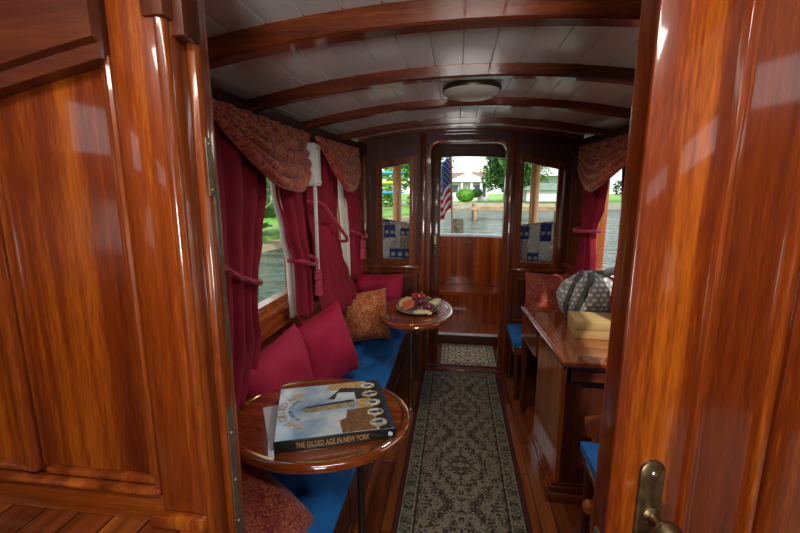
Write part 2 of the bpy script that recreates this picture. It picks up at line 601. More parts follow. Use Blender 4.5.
# side walls: dado below the windows, header above, posts between
LW = [(.98, 2.06, .985), (2.36, 2.87, .985)]
RW = [(1.0, 1.9, .99), (2.06, 2.83, .99)]
for side, wins, nm in ((-1, LW, 'wall_left'), (1, RW, 'wall_right')):
    g = G()
    strip_wall(g, side, .62, YB, 0, .93)
    strip_wall(g, side, .62, YB, 1.70, 1.85)
    ys = [.62] + [v for a in wins for v in (a[0] - .04, a[1] + .04)] + [YB]
    for i in range(0, len(ys), 2):
        strip_wall(g, side, ys[i], ys[i + 1], .925, 1.705)
    struct(nm, g, 'mah_y')
    # header beam (clamp) under the ceiling edge, and sill rails
    g = G(); strip_wall(g, side, .62, YB, 1.785, 1.85, t=.04, inset=.035)
    struct('trim_%d' % (1 if side < 0 else 2), g, 'dark_y')
    g = G()
    strip_wall(g, side, .62, YB, .925, .95, t=.05, inset=.045)
    strip_wall(g, side, .62, YB, .86, .925, t=.03, inset=.02)
    strip_wall(g, side, .62, YB, .835, .86, t=.03, inset=.03)
    struct('trim_%d' % (3 if side < 0 else 4), g, 'gold_y')
    for wi, (y0, y1, zs) in enumerate(wins):
        g = G()
        strip_wall(g, side, y0 - .045, y1 + .045, .95, zs, t=.05, inset=.022)
        strip_wall(g, side, y0 - .045, y1 + .045, 1.66, 1.71, t=.05, inset=.006)
        wn = (1 if side < 0 else 3) + wi
        strip_wall(g, side, y0 - .045, y0, zs, 1.67, t=.055, inset=.012, n=1)
        strip_wall(g, side, y1, y1 + .045, zs, 1.67, t=.055, inset=.012, n=1)
        fr_ = struct('window_%d' % wn, g, 'gold_z')
        g = G()
        X = XL if side < 0 else XR
        g.grid([[Vector((X(y) + side * .018, y, z)) for z in (zs - .01, 1.68)] for y in [y0 - .01 + (y1 - y0 + .02) * i / 6 for i in range(7)]])
        obj('pane', g, 'glass', fr_)

# outer hull sides / side deck
for side, nm in ((-1, 'wall_hull_left'), (1, 'wall_hull_right')):
    g = G()
    strip_wall(g, side, .0, YB + .06, -.3, .80, t=.18, inset=-.06)
    struct(nm, g, 'hull')
# roof outside
g = G()
g.grid([[Vector((CX + x, y, 2.03 - .125 * x * x)) for x in [-1.06 + .106 * i for i in range(21)]] for y in (-1.9, .62, 3.4, 4.75)])
struct('wall_roof', g, 'white_paint', solid=.03)

# ceiling beams
def beam(y, h, w, m='mah_x', n=2, lo=None):
    g = G()
    rows = []
    for i in range(33):
        x = CX - .95 + 1.9 * i / 32
        if hw(y) + .0 < abs(x - CX):
            x = CX + math.copysign(hw(y), x - CX)
        z = zc(x)
        b = .006
        rows.append([Vector((x, y - w / 2, z + .01)), Vector((x, y - w / 2, z - h + b)), Vector((x, y - w / 2 + b, z - h)),
                     Vector((x, y + w / 2 - b, z - h)), Vector((x, y + w / 2, z - h + b)), Vector((x, y + w / 2, z + .01))])
    V = g.grid(rows, closev=True)
    bmesh.ops.remove_doubles(g.bm, verts=g.bm.verts, dist=1e-5)
    return g
for i, (y, h, w) in enumerate(((1.13, .062, .06), (1.68, .05, .05), (2.25, .045, .05), (2.83, .045, .05), (3.20, .032, .05))):
    struct('trim_%d' % (5 + i), beam(y, h, w), 'mah_x')

# aft bulkhead with its doorway and two window openings
def arch_outline(half, z0, nseg=24, drop=0):
    p = [(CX + half, z0)]
    for i in range(nseg + 1):
        x = CX + half - 2 * half * i / nseg
        p.append((x, zc(x) - drop))
    p.append((CX - half, z0))
    return p
DO = rounded(-.205, .363, .02, 1.852, .07)
WLh = [(-.60, .92), (-.36, .92), (-.36, 1.715), (-.60, 1.675)]
WRh = [(.487, .925), (.757, .925), (.757, 1.66), (.487, 1.72)]
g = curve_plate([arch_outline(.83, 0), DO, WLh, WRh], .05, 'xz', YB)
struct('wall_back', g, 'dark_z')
# frames and panelling on the bulkhead
def loop_xz(poly, y):
    return [Vector((x, y, z)) for x, z in poly]
def sq_loop(g, poly, y, w, d, outset=0):
    """mitred flat frame around a polygon in the xz plane"""
    n = len(poly)
    pts = [Vector((x, 0, z)) for x, z in poly]
    area = sum(pts[i].x * pts[(i + 1) % n].z - pts[(i + 1) % n].x * pts[i].z for i in range(n))
    sg = 1 if area > 0 else -1
    rows = []
    for i in range(n):
        a = (pts[i] - pts[i - 1]).normalized(); b = (pts[(i + 1) % n] - pts[i]).normalized()
        na = Vector((a.z, 0, -a.x)) * sg; nb = Vector((b.z, 0, -b.x)) * sg
        m_ = (na + nb); m_.normalize()
        k = 1 / max(.3, m_.dot(na))
        p0 = pts[i] + m_ * k * outset; p1 = pts[i] + m_ * k * (outset + w)
        rows.append([Vector((p0.x, y, p0.z)), Vector((p0.x, y - d, p0.z)), Vector((p1.x, y - d, p1.z)), Vector((p1.x, y, p1.z))])
    g.grid(rows, closeu=True, closev=True)
    return g
g = G(); sq_loop(g, DO, YB, .028, .016)
sq_loop(g, DO, YB, .008, .024, outset=.010)
struct('trim_10', g, 'mah_z')
for wn, hole in ((5, WLh), (6, WRh)):
    g = G(); sq_loop(g, hole, YB + .005, .022, .018, outset=-.010)
    sq_loop(g, hole, YB + .002, .035, .006, outset=.008)
    f_ = struct('window_%d' % wn, g, 'mah_z')
    g = G(); cxh = sum(p[0] for p in hole) / 4
    V = [g.bm.verts.new((cxh + (x - cxh) * 1.02, YB + .03, z)) for x, z in hole]; g.bm.faces.new(V)
    obj('pane', g, 'glass', f_)
g = G()
for x0, x1 in ((-.66, -.29), (.45, .80)):
    p = [(x0, .44), (x1, .44), (x1, .84), (x0, .84)]
    sq_loop(g, p, YB, .014, .012, outset=0)
    sq_loop(g, p, YB, .02, .006, outset=-.04)
for x in (-.745, -.265, .415, .868):
    g.box(x - .022, x + .022, YB - .02, YB + .001, .0, zc(x) - .01, bev=.004)
g.box(-.72, -.29, YB - .016, YB, .865, .895, bev=.004)
g.box(.44, .84, YB - .016, YB, .865, .895, bev=.004)
struct('trim_11', g, 'mah_z')

# aft door leaf, slid mostly behind the bulkhead
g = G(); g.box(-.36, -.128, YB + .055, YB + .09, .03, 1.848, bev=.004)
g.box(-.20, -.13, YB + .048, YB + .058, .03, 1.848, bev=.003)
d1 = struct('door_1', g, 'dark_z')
g = G(); g.box(-.182, -.152, YB + .038, YB + .05, .955, 1.14, bev=.006)
hp = obj('handle_plate', g, 'brass', d1)
g = G(); g.ball((-.167, YB + .015, 1.05), .019, 12); g.tube([(-.167, YB + .02, 1.05), (-.167, YB + .045, 1.05)], .008)
obj('knob', g, 'brass', d1)
# threshold
g = G(); g.box(-.21, .37, YB - .02, YB + .06, -.01, .018, bev=.005)
struct('trim_12', g, 'mah_x')

# ---------------------------------------------------------------- fore bulkhead (beside and above the camera)
yb = YF
out = [(-1.12, .0), (-1.12, 1.98), (1.2, 1.98), (1.2, .0)]
hole = [(-.436, .0), (.67, .0), (.67, 1.90), (-.436, 1.90)]
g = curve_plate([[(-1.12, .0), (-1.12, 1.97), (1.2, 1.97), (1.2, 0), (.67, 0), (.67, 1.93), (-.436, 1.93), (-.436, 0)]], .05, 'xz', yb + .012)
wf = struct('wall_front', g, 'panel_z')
g = G()
# raised mouldings of the panelled bulkhead
def bead(x0, x1, z0, z1, y, r=.008):
    g.box(x0, x1, y - r, y + .01, z0, z1, bev=r * .6)
bead(-.530, -.516, .957, 1.70, yb + .004, .012)          # right edge of panel
bead(-.545, -.533, .985, 1.70, yb + .010, .006)
bead(-.795, -.770, .975, 1.66, yb + .004, .012)          # divider
bead(-.768, -.760, .985, 1.66, yb + .010, .006)
bead(-1.1, -.516, .953, .968, yb + .002, .014)
bead(-.76, -.533, .970, .984, yb + .008, .008)
bead(-1.1, -.797, .970, .984, yb + .008, .008)
struct('trim_13', g, 'mah_z')
g = G(); g.box(-1.1, -.516, yb - .004, yb + .014, .897, .955, bev=.003)
struct('trim_14', g, 'rail_x')
g = G()
g.box(-.516, -.436, yb - .006, yb + .012, .925, 1.93, bev=.004)     # wide stile
g.box(-.537, -.430, yb - .020, yb + .012, .897, .925, bev=.006)
struct('trim_15', g, 'stile_z')
g = G()
g.tube([(-.436, yb + .004, .80), (-.436, yb + .004, 1.93)], .011, n=12)
g.box(-.449, -.425, yb + .008, yb + .045, .2, 1.93, bev=.004)
g.box(-.440, -.412, yb + .045, yb + .075, .2, 1.93, bev=.006)
g.box(-.446, -.424, yb + .070, yb + .105, .2, 1.93, bev=.003)
struct('trim_16', g, 'mah_z')
g = G(); g.box(-.455, -.42, yb - .012, yb + .012, 1.745, 1.93, bev=.003)
g.box(-.43, -.405, yb + .012, yb + .055, 1.725, 1.93, bev=.003)
struct('trim_17', g, 'dark_z')
for i, (y_, z_, x_) in enumerate(((yb - .0065, 1.648, -.4555), (yb - .0065, 1.668, -.457), (yb + .06, 1.64, -.411))):
    pass
g = G(); g.box(-.4245, -.4225, yb + .082, yb + .098, 1.18, 1.50)
struct('trim_18', g, 'alu')
g = G(); g.box(-.4135, -.4105, yb + .050, yb + .066, .82, 1.10)
for z in (.86, .95, 1.05):
    g.ball((-.4105, yb + .058, z), .004, 8)
tag(obj('hinge_strip', g, 'alu'), 'tarnished metal hinge strip on the left door jamb', 'hinge')
g = G(); g.box(-.4115, -.4098, yb + .052, yb + .067, 1.49, 1.585, bev=.0005)
for z in (1.50, 1.575):
    g.ball((-.4098, yb + .06, z), .003, 8)
tag(obj('latch_plate', g, 'alu'), 'small worn latch plate high on the left door jamb', 'latch plate')
# arched roof beam on the near side of the bulkhead
g = G(); rows = []
for i in range(25):
    x = -1.12 + (.60) * i / 24
    z0 = 1.705 - .165 * (x + .44) ** 2 * 2.0 - .0
    z0 = 1.688 + (x + .53) * .19 - .12 * (x + .53) ** 2
    rows.append([Vector((x, yb - .018, z0 + .022)), Vector((x, yb - .018, z0)), Vector((x, yb + .012, z0)), Vector((x, yb + .012, 1.96)), Vector((x, yb - .032, 1.96)), Vector((x, yb - .030, z0 + .026))])
V = g.grid(rows, closev=True); g.bm.faces.new(V[0]); g.bm.faces.new(V[-1])
struct('trim_19', g, 'dark_x')
g = G(); g.box(-1.1, -.436, .0, yb + .0, .86, .897)
struct('trim_20', g, 'floor')

# fore door leaf, standing slightly ajar on the right
hx, hy = .67, .62
fx, fy = .2165, .530
ang = math.atan2(hy - fy, hx - fx)
wd = math.hypot(hx - fx, hy - fy)
RM = Matrix.Translation((fx, fy, 0)) @ Matrix.Rotation(ang, 4, 'Z')
g = G()
g.box(0, wd, 0.004, .034, .30, 1.93)
g.box(0, .105, 0, .038, .30, 1.93, bev=.0025)
g.box(wd - .09, wd, 0, .038, .30, 1.93, bev=.0025)
g.box(.105, wd - .09, 0, .038, .30, .42, bev=.002)
g.xform(RM)
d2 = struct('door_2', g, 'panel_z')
g = G()
for x0, x1, d in ((.103, .113, .006), (.113, .124, .0), (wd - .262, wd - .25, .006), (wd - .25, wd - .242, .0)):
    g.box(x0, x1, -.001 - d + .003, .012, .42, 1.93, bev=.002)
g.xform(RM); obj('panel_moulding', g, 'stile_z', d2)
g = G(); g.box(wd - .242, wd - .09, -.003, .01, .42, 1.93, bev=.003); g.xform(RM)
obj('raised_panel', g, 'panel_z', d2)
g = G(); g.box(-.0022, -.0002, .008, .024, .90, 1.02); g.xform(RM)
obj('latch_strip', g, 'alu', d2)
g = G(); g.box(-.016, 0, .012, .026, .945, .965, bev=.004); g.xform(RM)
obj('latch_bolt', g, 'brass', d2)
# handle: rounded plate, screw, neck, knob
g = G()
pl = rounded(.038, .072, .90, 1.142, .016)
a = [g.bm.verts.new((x, -.0045, z)) for x, z in pl]; b_ = [g.bm.verts.new((x, .0, z)) for x, z in pl]
inn = [g.bm.verts.new((.055 + (x - .055) * .86, -.0065, 1.02 + (z - 1.02) * .97)) for x, z in pl]
n = len(pl)
g.bm.faces.new(inn)
for i in range(n):
    g.bm.faces.new((a[i], a[(i + 1) % n], b_[(i + 1) % n], b_[i]))
    g.bm.faces.new((inn[i], inn[(i + 1) % n], a[(i + 1) % n], a[i]))
g.xform(RM); hp = obj('handle_plate', g, 'brass', d2)
g = G(); g.ball((.055, -.007, 1.125), .004, 10, (1, .5, 1)); g.xform(RM); obj('screw', g, 'steel', hp)
g = G(); g.lathe([(.013, 0), (.013, .004), (.008, .008), (.0065, .018), (.010, .024), (.017, .030), (.0185, .038), (.015, .047), (.007, .051), (0, .052)], (0, 0, 0), 24)
g.xform(RM @ Matrix.Translation((.057, -.005, 1.062)) @ Matrix.Rotation(PI / 2, 4, 'X')); obj('knob', g, 'brass', hp)

# pilothouse round the camera: panelled sides with small windows
def side_with_windows(x0, x1, za, zb_, wins):
    g = G()
    g.box(x0, x1, -1.8, yb + .04, -.3, za); g.box(x0, x1, -1.8, yb + .04, zb_, 1.98)
    cur = -1.8
    for a, b in wins:
        g.box(x0, x1, cur, a, za - .01, zb_ + .01); cur = b
    g.box(x0, x1, cur, yb + .04, za - .01, zb_ + .01)
    return g
struct('wall_left_fore', side_with_windows(-1.16, -1.11, 1.61, 1.76, [(-1.5, -.7), (-.10, .12)]), 'mah_y')
struct('wall_right_fore', side_with_windows(1.19, 1.24, 1.745, 1.885, [(-1.5, -.7), (-.42, .14)]), 'mah_y')
g = G(); g.box(-1.16, 1.24, -1.8, .62, 1.955, 1.975)
struct('ceiling_fore', g, 'dark_x')
g = G()
g.box(-1.16, 1.24, -1.85, -1.8, -.3, 1.98)
struct('wall_front_fore', g, 'mah_x')
g = G(); g.box(-1.16, 1.24, -1.8, .62, .05, .10)
struct('floor_fore', g, 'floor')

# ---------------------------------------------------------------- cockpit aft
struct('floor_cockpit', G().box(-.9, 1.0, 3.89, 4.9, .06, .12), 'red_y')
g = G(); g.box(-.9, 1.0, 3.868, 3.892, .105, .124, bev=.003)
struct('trim_21', g, 'white_paint')
g = G(); g.box(-.9, 1.0, 3.872, 3.89, .0, .105)
struct('trim_22', g, 'dark_x')
def ucurve(a, b, n=40, e=2.6, y0=3.362):
    p = []
    for i in range(n + 1):
        th = PI * i / n
        c, s_ = math.cos(th), math.sin(th)
        x = -a * math.copysign(abs(c) ** (2 / e), c)
        y = y0 + b * abs(s_) ** (2 / e)
        p.append((CX - .03 + x, y))
    return p
def uwall(a, b, z0, z1, t=.03, zf=None):
    g = G(); inner = ucurve(a, b); outer = ucurve(a + t, b + t)
    rows = []
    for (x0, y0), (x1, y1) in zip(inner, outer):
        rows.append([Vector((x0, y0, z0)), Vector((x0, y0, z1)), Vector((x1, y1, z1)), Vector((x1, y1, z0))])
    V = g.grid(rows, closev=True); g.bm.faces.new(V[0]); g.bm.faces.new(V[-1])
    return g
struct('wall_coaming', uwall(.84, 1.22, -.1, 1.0), 'red_z')
g = uwall(.83, 1.21, .998, 1.022, t=.07)
struct('trim_23', g, 'white_paint')
g = uwall(.88, 1.27, -.3, .94, t=.10)
struct('wall_hull_stern', g, 'hull')
# horseshoe seat
g = G(); inner = ucurve(.60, .83, e=9); outer = ucurve(.835, 1.215)
rows = [[Vector((a[0], a[1], .425)), Vector((a[0], a[1], .46)), Vector((b[0], b[1], .46)), Vector((b[0], b[1], .425))] for a, b in zip(inner, outer)]
V = g.grid(rows, closev=True); g.bm.faces.new(V[0]); g.bm.faces.new(V[-1])
cs = thing('stern_bench', 'varnished plank seat running round the open stern cockpit', 'seat', (CX, 4.3, .12))
obj('bench_top', g, 'red_x', cs)
inner = ucurve(.62, .85, e=9); outer = ucurve(.64, .87, e=9)
g = G(); rows = [[Vector((a[0], a[1], .12)), Vector((a[0], a[1], .43)), Vector((b[0], b[1], .43)), Vector((b[0], b[1], .12))] for a, b in zip(inner, outer)]
V = g.grid(rows, closev=True); g.bm.faces.new(V[0]); g.bm.faces.new(V[-1])
obj('front_panel', g, 'red_z', cs)
# small brass fittings on the coaming
for x, z, r, nm, lb in ((.145, .93, .014, 'deck_fitting', 'small round brass fitting on the cockpit coaming planks'), (-.09, .90, .009, 'snap_stud', 'tiny brass stud on the coaming next to the door edge')):
    yy = 4.545
    g = G(); g.lathe([(r * 1.5, 0), (r * 1.5, .004), (r * .6, .008), (r, .016), (0, .02)], (0, 0, 0), 16)
    g.xform(Matrix.Translation((x, yy, z)) @ Matrix.Rotation(PI / 2, 4, 'X'))
    tag(obj(nm, g, 'brass'), lb, 'fitting')
# canopy over the cockpit: edge beam, lining, posts, lamp
g = G(); rows = []
for i in range(25):
    x = CX - .9 + 1.8 * i / 24
    rows.append([Vector((x, 4.66, zc(x) - .105)), Vector((x, 4.66, zc(x) + .04)), Vector((x, 4.71, zc(x) + .04)), Vector((x, 4.71, zc(x) - .105))])
V = g.grid(rows, closev=True); g.bm.faces.new(V[0]); g.bm.faces.new(V[-1])
struct('trim_24', g, 'dark_x')
g = G(); g.grid([[Vector((CX + x, y, zc(CX + x) + .035)) for x in [-.95 + .095 * i for i in range(21)]] for y in (3.34, 4.0, 4.7)])
struct('ceiling_cockpit', g, 'dark_x', solid=.01)
for k, x in enumerate((-.615, .765)):
    g = G(); g.lathe([(.06, 0), (.06, .03), (.045, .05), (.045, .78), (.055, .80), (.06, .85)], (x, 4.30, 1.02), 20)
    tag(obj('canopy_post', g, 'orangewood'), 'round orange varnished post seen through the %s aft window' % ('left' if k == 0 else 'right'), 'post')
g = G(); g.lathe([(.055, .02), (.06, .0), (.045, -.018), (.02, -.028), (0, -.03)], (-.045, 4.0, 1.975), 24)
tag(obj('cockpit_lamp', g, 'lampglass'), 'small round white lamp under the cockpit canopy beyond the doorway', 'ceiling light')
# ================================================================ THINGS in the cabin
# ceiling lamp
cl = thing('ceiling_light', 'round white domed lamp on the plank ceiling between beams', 'ceiling light', (.055, 1.985, 1.93))
g = G(); g.lathe([(.115, .036), (.122, .036), (.131, .014), (.128, .004), (.11, .004)], (.055, 1.985, 1.93), 48)
obj('base_ring', g, 'iron', cl)
g = G(); g.lathe([(.126, .004), (.127, -.002), (.118, -.012), (.095, -.021), (.06, -.028), (.03, -.031), (0, -.032)], (.055, 1.985, 1.93), 48)
obj('lamp_shade', g, 'lampglass', cl)

# runner rug and doorway mat
def rug(name, mt, cx, cy, w, l, z, label, cat, rot=0):
    g = G(); nu, nv = 14, 40
    g.grid([[Vector((-w / 2 + w * i / nu, -l / 2 + l * j / nv, 0)) for j in range(nv + 1)] for i in range(nu + 1)])
    for v in g.bm.verts:
        v.co.z += .0015 * noise.noise(v.co * 4)
    bm = g.bm
    o = obj(name, g, mt)
    o.location = (cx, cy, z); o.rotation_euler[2] = rot
    md = o.modifiers.new('thickness', 'SOLIDIFY'); md.thickness = .007; md.offset = -1
    return tag(o, label, cat)
rug('runner_rug', 'rug', .058, 2.06, .625, 2.42, .0085, 'long beige and charcoal oriental runner rug down the middle of the cabin', 'rug')
rug('door_mat', 'mat', .134, 3.625, .52, .50, .009, 'short pale patterned rug just beyond the doorway sill', 'rug')

# bench along the left side
def bench_base():
    g = G()
    ys_ = [.74 + 2.52 * i / 14 for i in range(15)]
    g.prism([(-.425, .74), (-.425, 3.26)] + [(XL(y) + .004, y) for y in ys_[::-1]], 0, .35)
    g.box(-.435, -.415, .74, 3.26, .0, .07, bev=.004)
    g.box(-.435, -.415, .74, 3.26, .30, .35, bev=.004)
    for y in (.78, 1.55, 2.35, 3.20):
        g.box(-.435, -.417, y - .03, y + .03, .07, .30, bev=.003)
    return g
bb = obj('bench', bench_base(), 'dark_y'); tag(bb, 'long dark mahogany bench base built along the left windows', 'bench')
g = G(); NU, NV = 26, 150
x0, x1, y0, y1 = -.842, -.395, .76, 3.245
btn = []
for j in range(13):
    for i in range(2):
        btn.append((x0 + .13 + i * .17 + (.085 if j % 2 else 0) * 1.0, y0 + .12 + j * .19))
btn = [b for b in btn if b[0] < x1 - .06]
def cz(x, y):
    ex = min(x - x0, x1 - x, y - y0, y1 - y)
    z = .425 - .03 * math.exp(-ex / .018) if ex > 0 else .39
    for bx, by in btn:
        d2_ = ((x - bx) ** 2 + (y - by) ** 2)
        z -= .026 * math.exp(-d2_ / .0013) + .010 * math.exp(-d2_ / .007)
    return z + .002 * noise.noise(Vector((x * 9, y * 9, 0)))
rows = []
for i in range(NU + 1):
    row = []
    for j in range(NV + 1):
        y = y0 + (y1 - y0) * j / NV; xl = XL(y) + .006
        x = xl + (x1 - xl) * i / NU
        row.append(Vector((x, y, cz(max(x, x0 + (x - xl)), y))))
    rows.append(row)
V = g.grid(rows)
bot = [[Vector((r[0].x, p.y, .352)) for p in r] for r in rows]
def skirt(V, outward):
    pass
# sides
edge = [V[i][0] for i in range(NU + 1)] + [V[NU][j] for j in range(1, NV + 1)] + [V[i][NV] for i in range(NU - 1, -1, -1)] + [V[0][j] for j in range(NV - 1, 0, -1)]
mid = [g.bm.verts.new((v.co.x + (.012 if v.co.x > x1 - .001 else 0), v.co.y, .375)) for v in edge]
low = [g.bm.verts.new((v.co.x, v.co.y, .351)) for v in edge]
for a_, b_ in ((edge, mid), (mid, low)):
    for i in range(len(edge)):
        g.bm.faces.new((a_[i], a_[(i + 1) % len(edge)], b_[(i + 1) % len(edge)], b_[i]))
g.bm.faces.new(low)
cu_ = obj('bench_cushion', g, 'blue', sharp=60); tag(cu_, 'long tufted blue velvet seat cushion on the left bench', 'cushion')
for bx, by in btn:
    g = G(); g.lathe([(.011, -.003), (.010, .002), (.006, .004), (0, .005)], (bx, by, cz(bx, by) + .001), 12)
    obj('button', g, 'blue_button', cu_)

# pillows
def pillow(name, c, w, h, t, rx, ry, rz, m, label, group=None, seed=0, pipem=None):
    g = G(); n = 22
    def P(u, v, s):
        pinch = 1 - .10 * (1 - abs(u) ** 3) * (abs(v) ** 2) - 0
        x = u * w / 2 * (1 - .09 * (1 - u * u) * 0 - .08 * (1 - v * v) * abs(u) ** 4 * 0)
        # edges curve inward between the corners
        x = u * w / 2 * (1 - .07 * (1 - v * v))
        y = v * h / 2 * (1 - .07 * (1 - u * u))
        k = max(0, (1 - u ** 4) * (1 - v ** 4)) ** .55
        nzv = noise.noise(Vector((u * 1.6 + seed, v * 1.6, s * 3)))
        wr = .06 * noise.noise(Vector((u * 5 + seed, v * 5, s * 7)))
        z = s * t / 2 * k * (1 + .22 * nzv + wr)
        return Vector((x, y, z))
    us = [math.sin(PI / 2 * (2 * i / n - 1)) for i in range(n + 1)]
    for s in (1, -1):
        g.grid([[P(u, v, s) for v in us] for u in us])
    bmesh.ops.remove_doubles(g.bm, verts=g.bm.verts, dist=1e-4)
    mt = Matrix.Translation(c) @ Matrix.Rotation(rz, 4, 'Z') @ Matrix.Rotation(ry, 4, 'Y') @ Matrix.Rotation(rx, 4, 'X')
    g.xform(mt)
    o = obj(name, g, m, sharp=80)
    tag(o, label, 'pillow', group)
    g = G()
    ring = []
    for a in range(4):
        for i in range(n):
            u = us[i]
            ring.append({0: P(u, -1, 1), 1: P(1, u, 1), 2: P(-u, 1, 1), 3: P(-1, -u, 1)}[a])
    g.tube(ring, .0035, n=6, closed=True); g.xform(mt)
    obj('piping', g, pipem or m, o)
    return o
D = math.radians
# local: x width, y height, z thickness. stand up: rx=90deg; then rz turns the face
pillow('throw_pillow', (-.765, 1.62, .63), .46, .42, .18, D(80), D(-6), D(80), 'magenta', 'magenta pillow directly behind the near table and its book, under the first window', seed=1)
pillow('throw_pillow', (-.705, 2.06, .635), .40, .42, .19, D(78), D(-10), D(60), 'magenta', 'large magenta pillow standing between the near magenta pillow and the orange one', seed=5)
pillow('throw_pillow', (-.63, 2.74, .62), .35, .36, .17, D(82), D(-5), D(18), 'paisley_orange', 'orange paisley pillow at the far end of the blue bench', seed=9)
pillow('throw_pillow', (-.60, 3.12, .66), .40, .38, .13, D(80), 0, D(5), 'magenta', 'magenta pillow tucked behind the orange paisley pillow against the aft wall', seed=13)
pillow('throw_pillow', (-.64, 1.02, .50), .40, .40, .17, D(30), D(6), D(82), 'paisley_red', 'red paisley pillow below the near round table', seed=17)
pillow('throw_pillow', (.705, 3.12, .72), .36, .34, .13, D(80), 0, D(-6), 'paisley_red', 'red paisley pillow against the aft wall on the right, beyond the desk', seed=21)

for ax in 'xy':
    M['table_' + ax] = wood('table_mahogany_' + ax, (.10, .016, .003), (.22, .04, .006), (.38, .09, .012), ax, rough=.2, coat=1)
    M['table_' + ax].node_tree.nodes['Principled BSDF'].inputs['Coat IOR'].default_value = 1.9
    M['table_' + ax].node_tree.nodes['Principled BSDF'].inputs['Coat Roughness'].default_value = .03
# ---------------------------------------------------------------- round tables
def oval_table(name, cx, cy, a, b, zt, pole, label, inlay, lid=None):
    root = thing(name, label, 'table', (pole[0], pole[1], 0))
    prof = [(0, -.026), (a - .04, -.030), (a - .010, -.030), (a, -.020), (a + .002, -.008), (a - .004, .002), (a - .014, .005), (a - .022, .003), (a - .026, -.008)]
    g = G(); g.lathe(prof, (cx, cy, zt), 64, 1, b / a, cap=False)
    obj('table_rim', g, 'table_x', root, sharp=50)
    g = G(); g.lathe([(a - .024, -.012), (a - .024, -.0), (0, 0)], (cx, cy, zt), 64, 1, b / a)
    obj('tabletop', g, 'table_x', root)
    g = G(); g.lathe([(a - .033, -.001), (a - .032, .0022), (a - .022, .0036), (a - .021, .0)], (cx, cy, zt), 64, 1, b / a, cap=False)
    obj('brass_inlay', g, 'brass_bright', root)
    g = G(); g.lathe([(.027, 0), (.027, .006), (.022, .010), (.016, .03), (.014, .06), (.014, zt - .06), (.03, zt - .045), (.05, zt - .03)], (pole[0], pole[1], .0), 20)
    obj('pedestal', g, 'brass' if name == 'oval_table' else 'iron', root)
    return root
ZT = .70
oval_table('round_table', -.478, 1.318, .335, .292, ZT, (-.335, 1.36), 'large varnished round table in front of the near pillows with a book on it', True)
oval_table('oval_table', -.262, 2.70, .257, .375, ZT, (-.283, 2.62), 'varnished table further down the bench holding a platter of food', True)

# ---------------------------------------------------------------- book
zb = ZT + .0012
A_ = Vector((-.540, 1.083)); Wb = .385; uo = Vector((math.cos(math.radians(20.2)), math.sin(math.radians(20.2)))); vo = Vector((-uo.y, uo.x)); Hb = .352
BM = Matrix(((uo.x, vo.x, 0, A_.x), (uo.y, vo.y, 0, A_.y), (0, 0, 1, zb), (0, 0, 0, 1)))
# shear-free local frame: x along the spine (right = foot of the cover), y away from the viewer
bk = thing('book', 'thick illustrated hardback book lying on the near round table', 'book', tuple(BM @ Vector((Wb / 2, Hb / 2, 0))))
Tb = .036
g = G(); g.box(.004, Wb - .004, .004, Hb - .004, .003, Tb - .003); g.xform(BM); obj('pages', g, 'paper', bk)
g = G(); g.box(0, Wb, 0, Hb, 0, .003); g.box(0, Wb, 0, Hb, Tb - .003, Tb); g.box(0, Wb, -.003, .003, 0, Tb, bev=.001)
g.xform(BM); obj('cover', g, 'black', bk)
# cover picture: pale blue sky board
m, t, b = mat('cover_sky')
nz = N(t, 'ShaderNodeTexNoise', Scale=1.0, Detail=4.0); t.links.new(mapping(t, (9, 9, 9)), nz.inputs[0])
t.links.new(ramp(t, nz.outputs[0], [(.35, (.22, .38, .55)), (.5, (.45, .58, .66)), (.65, (.70, .76, .76))]), b.inputs['Base Color'])
b.inputs['Roughness'].default_value = .25; b.inputs['Coat Weight'].default_value = .5
M['cover_sky'] = m
g = G(); g.box(.002, Wb * .86, .002, Hb - .002, Tb, Tb + .0006); g.xform(BM); obj('cover_picture', g, 'cover_sky', bk)
M['c_stone'] = plain('cover_stone', (.34, .28, .17), .3, var=.5, scale=90)
M['c_brown'] = plain('cover_brown', (.20, .10, .045), .3, var=.7, scale=120)
M['c_dark'] = plain('cover_dark', (.035, .045, .045), .3, var=.6, scale=90)
M['c_glow'] = plain('cover_ochre', (.52, .34, .14), .3, var=.5, scale=80)
M['c_bord'] = plain('cover_border', (.018, .035, .06), .3, var=.3)
def flat(poly, m_, nm, z=.0010):
    g = G(); g.prism(poly, Tb + .0004, Tb + z); g.xform(BM); obj(nm, g, m_, bk)
# skyscraper lying along the cover, roof to the left
flat([(Wb * .19, Hb * .50), (Wb * .26, Hb * .43), (Wb * .70, Hb * .46), (Wb * .70, Hb * .60), (Wb * .27, Hb * .55)], 'c_stone', 'printed_tower', .0014)
flat([(Wb * .19, Hb * .50), (Wb * .27, Hb * .55), (Wb * .70, Hb * .60), (Wb * .70, Hb * .56), (Wb * .28, Hb * .515)], 'c_dark', 'printed_tower_side', .0018)
flat([(Wb * .55, .004), (Wb * .84, .004), (Wb * .86, Hb * .42), (Wb * .62, Hb * .40), (Wb * .60, Hb * .26), (Wb * .54, Hb * .22)], 'c_brown', 'printed_houses', .0009)
flat([(Wb * .46, Hb * .66), (Wb * .52, Hb * .64), (Wb * .56, Hb * .78), (Wb * .72, Hb * .76), (Wb * .72, Hb * .60), (Wb * .86, Hb * .60), (Wb * .86, Hb * .82), (Wb * .60, Hb * .88), (Wb * .55, Hb * .80)], 'c_dark', 'printed_dome', .0011)
flat([(Wb * .44, Hb * .86), (Wb * .50, Hb * .985), (Wb * .82, Hb * .985), (Wb * .80, Hb * .86), (Wb * .6, Hb * .84)], 'c_glow', 'printed_terrace', .0010)
flat([(Wb * .70, Hb * .02), (Wb * .86, Hb * .02), (Wb * .86, Hb * .985), (Wb * .76, Hb * .985), (Wb * .72, Hb * .5)], 'c_glow', 'printed_avenue', .0007)
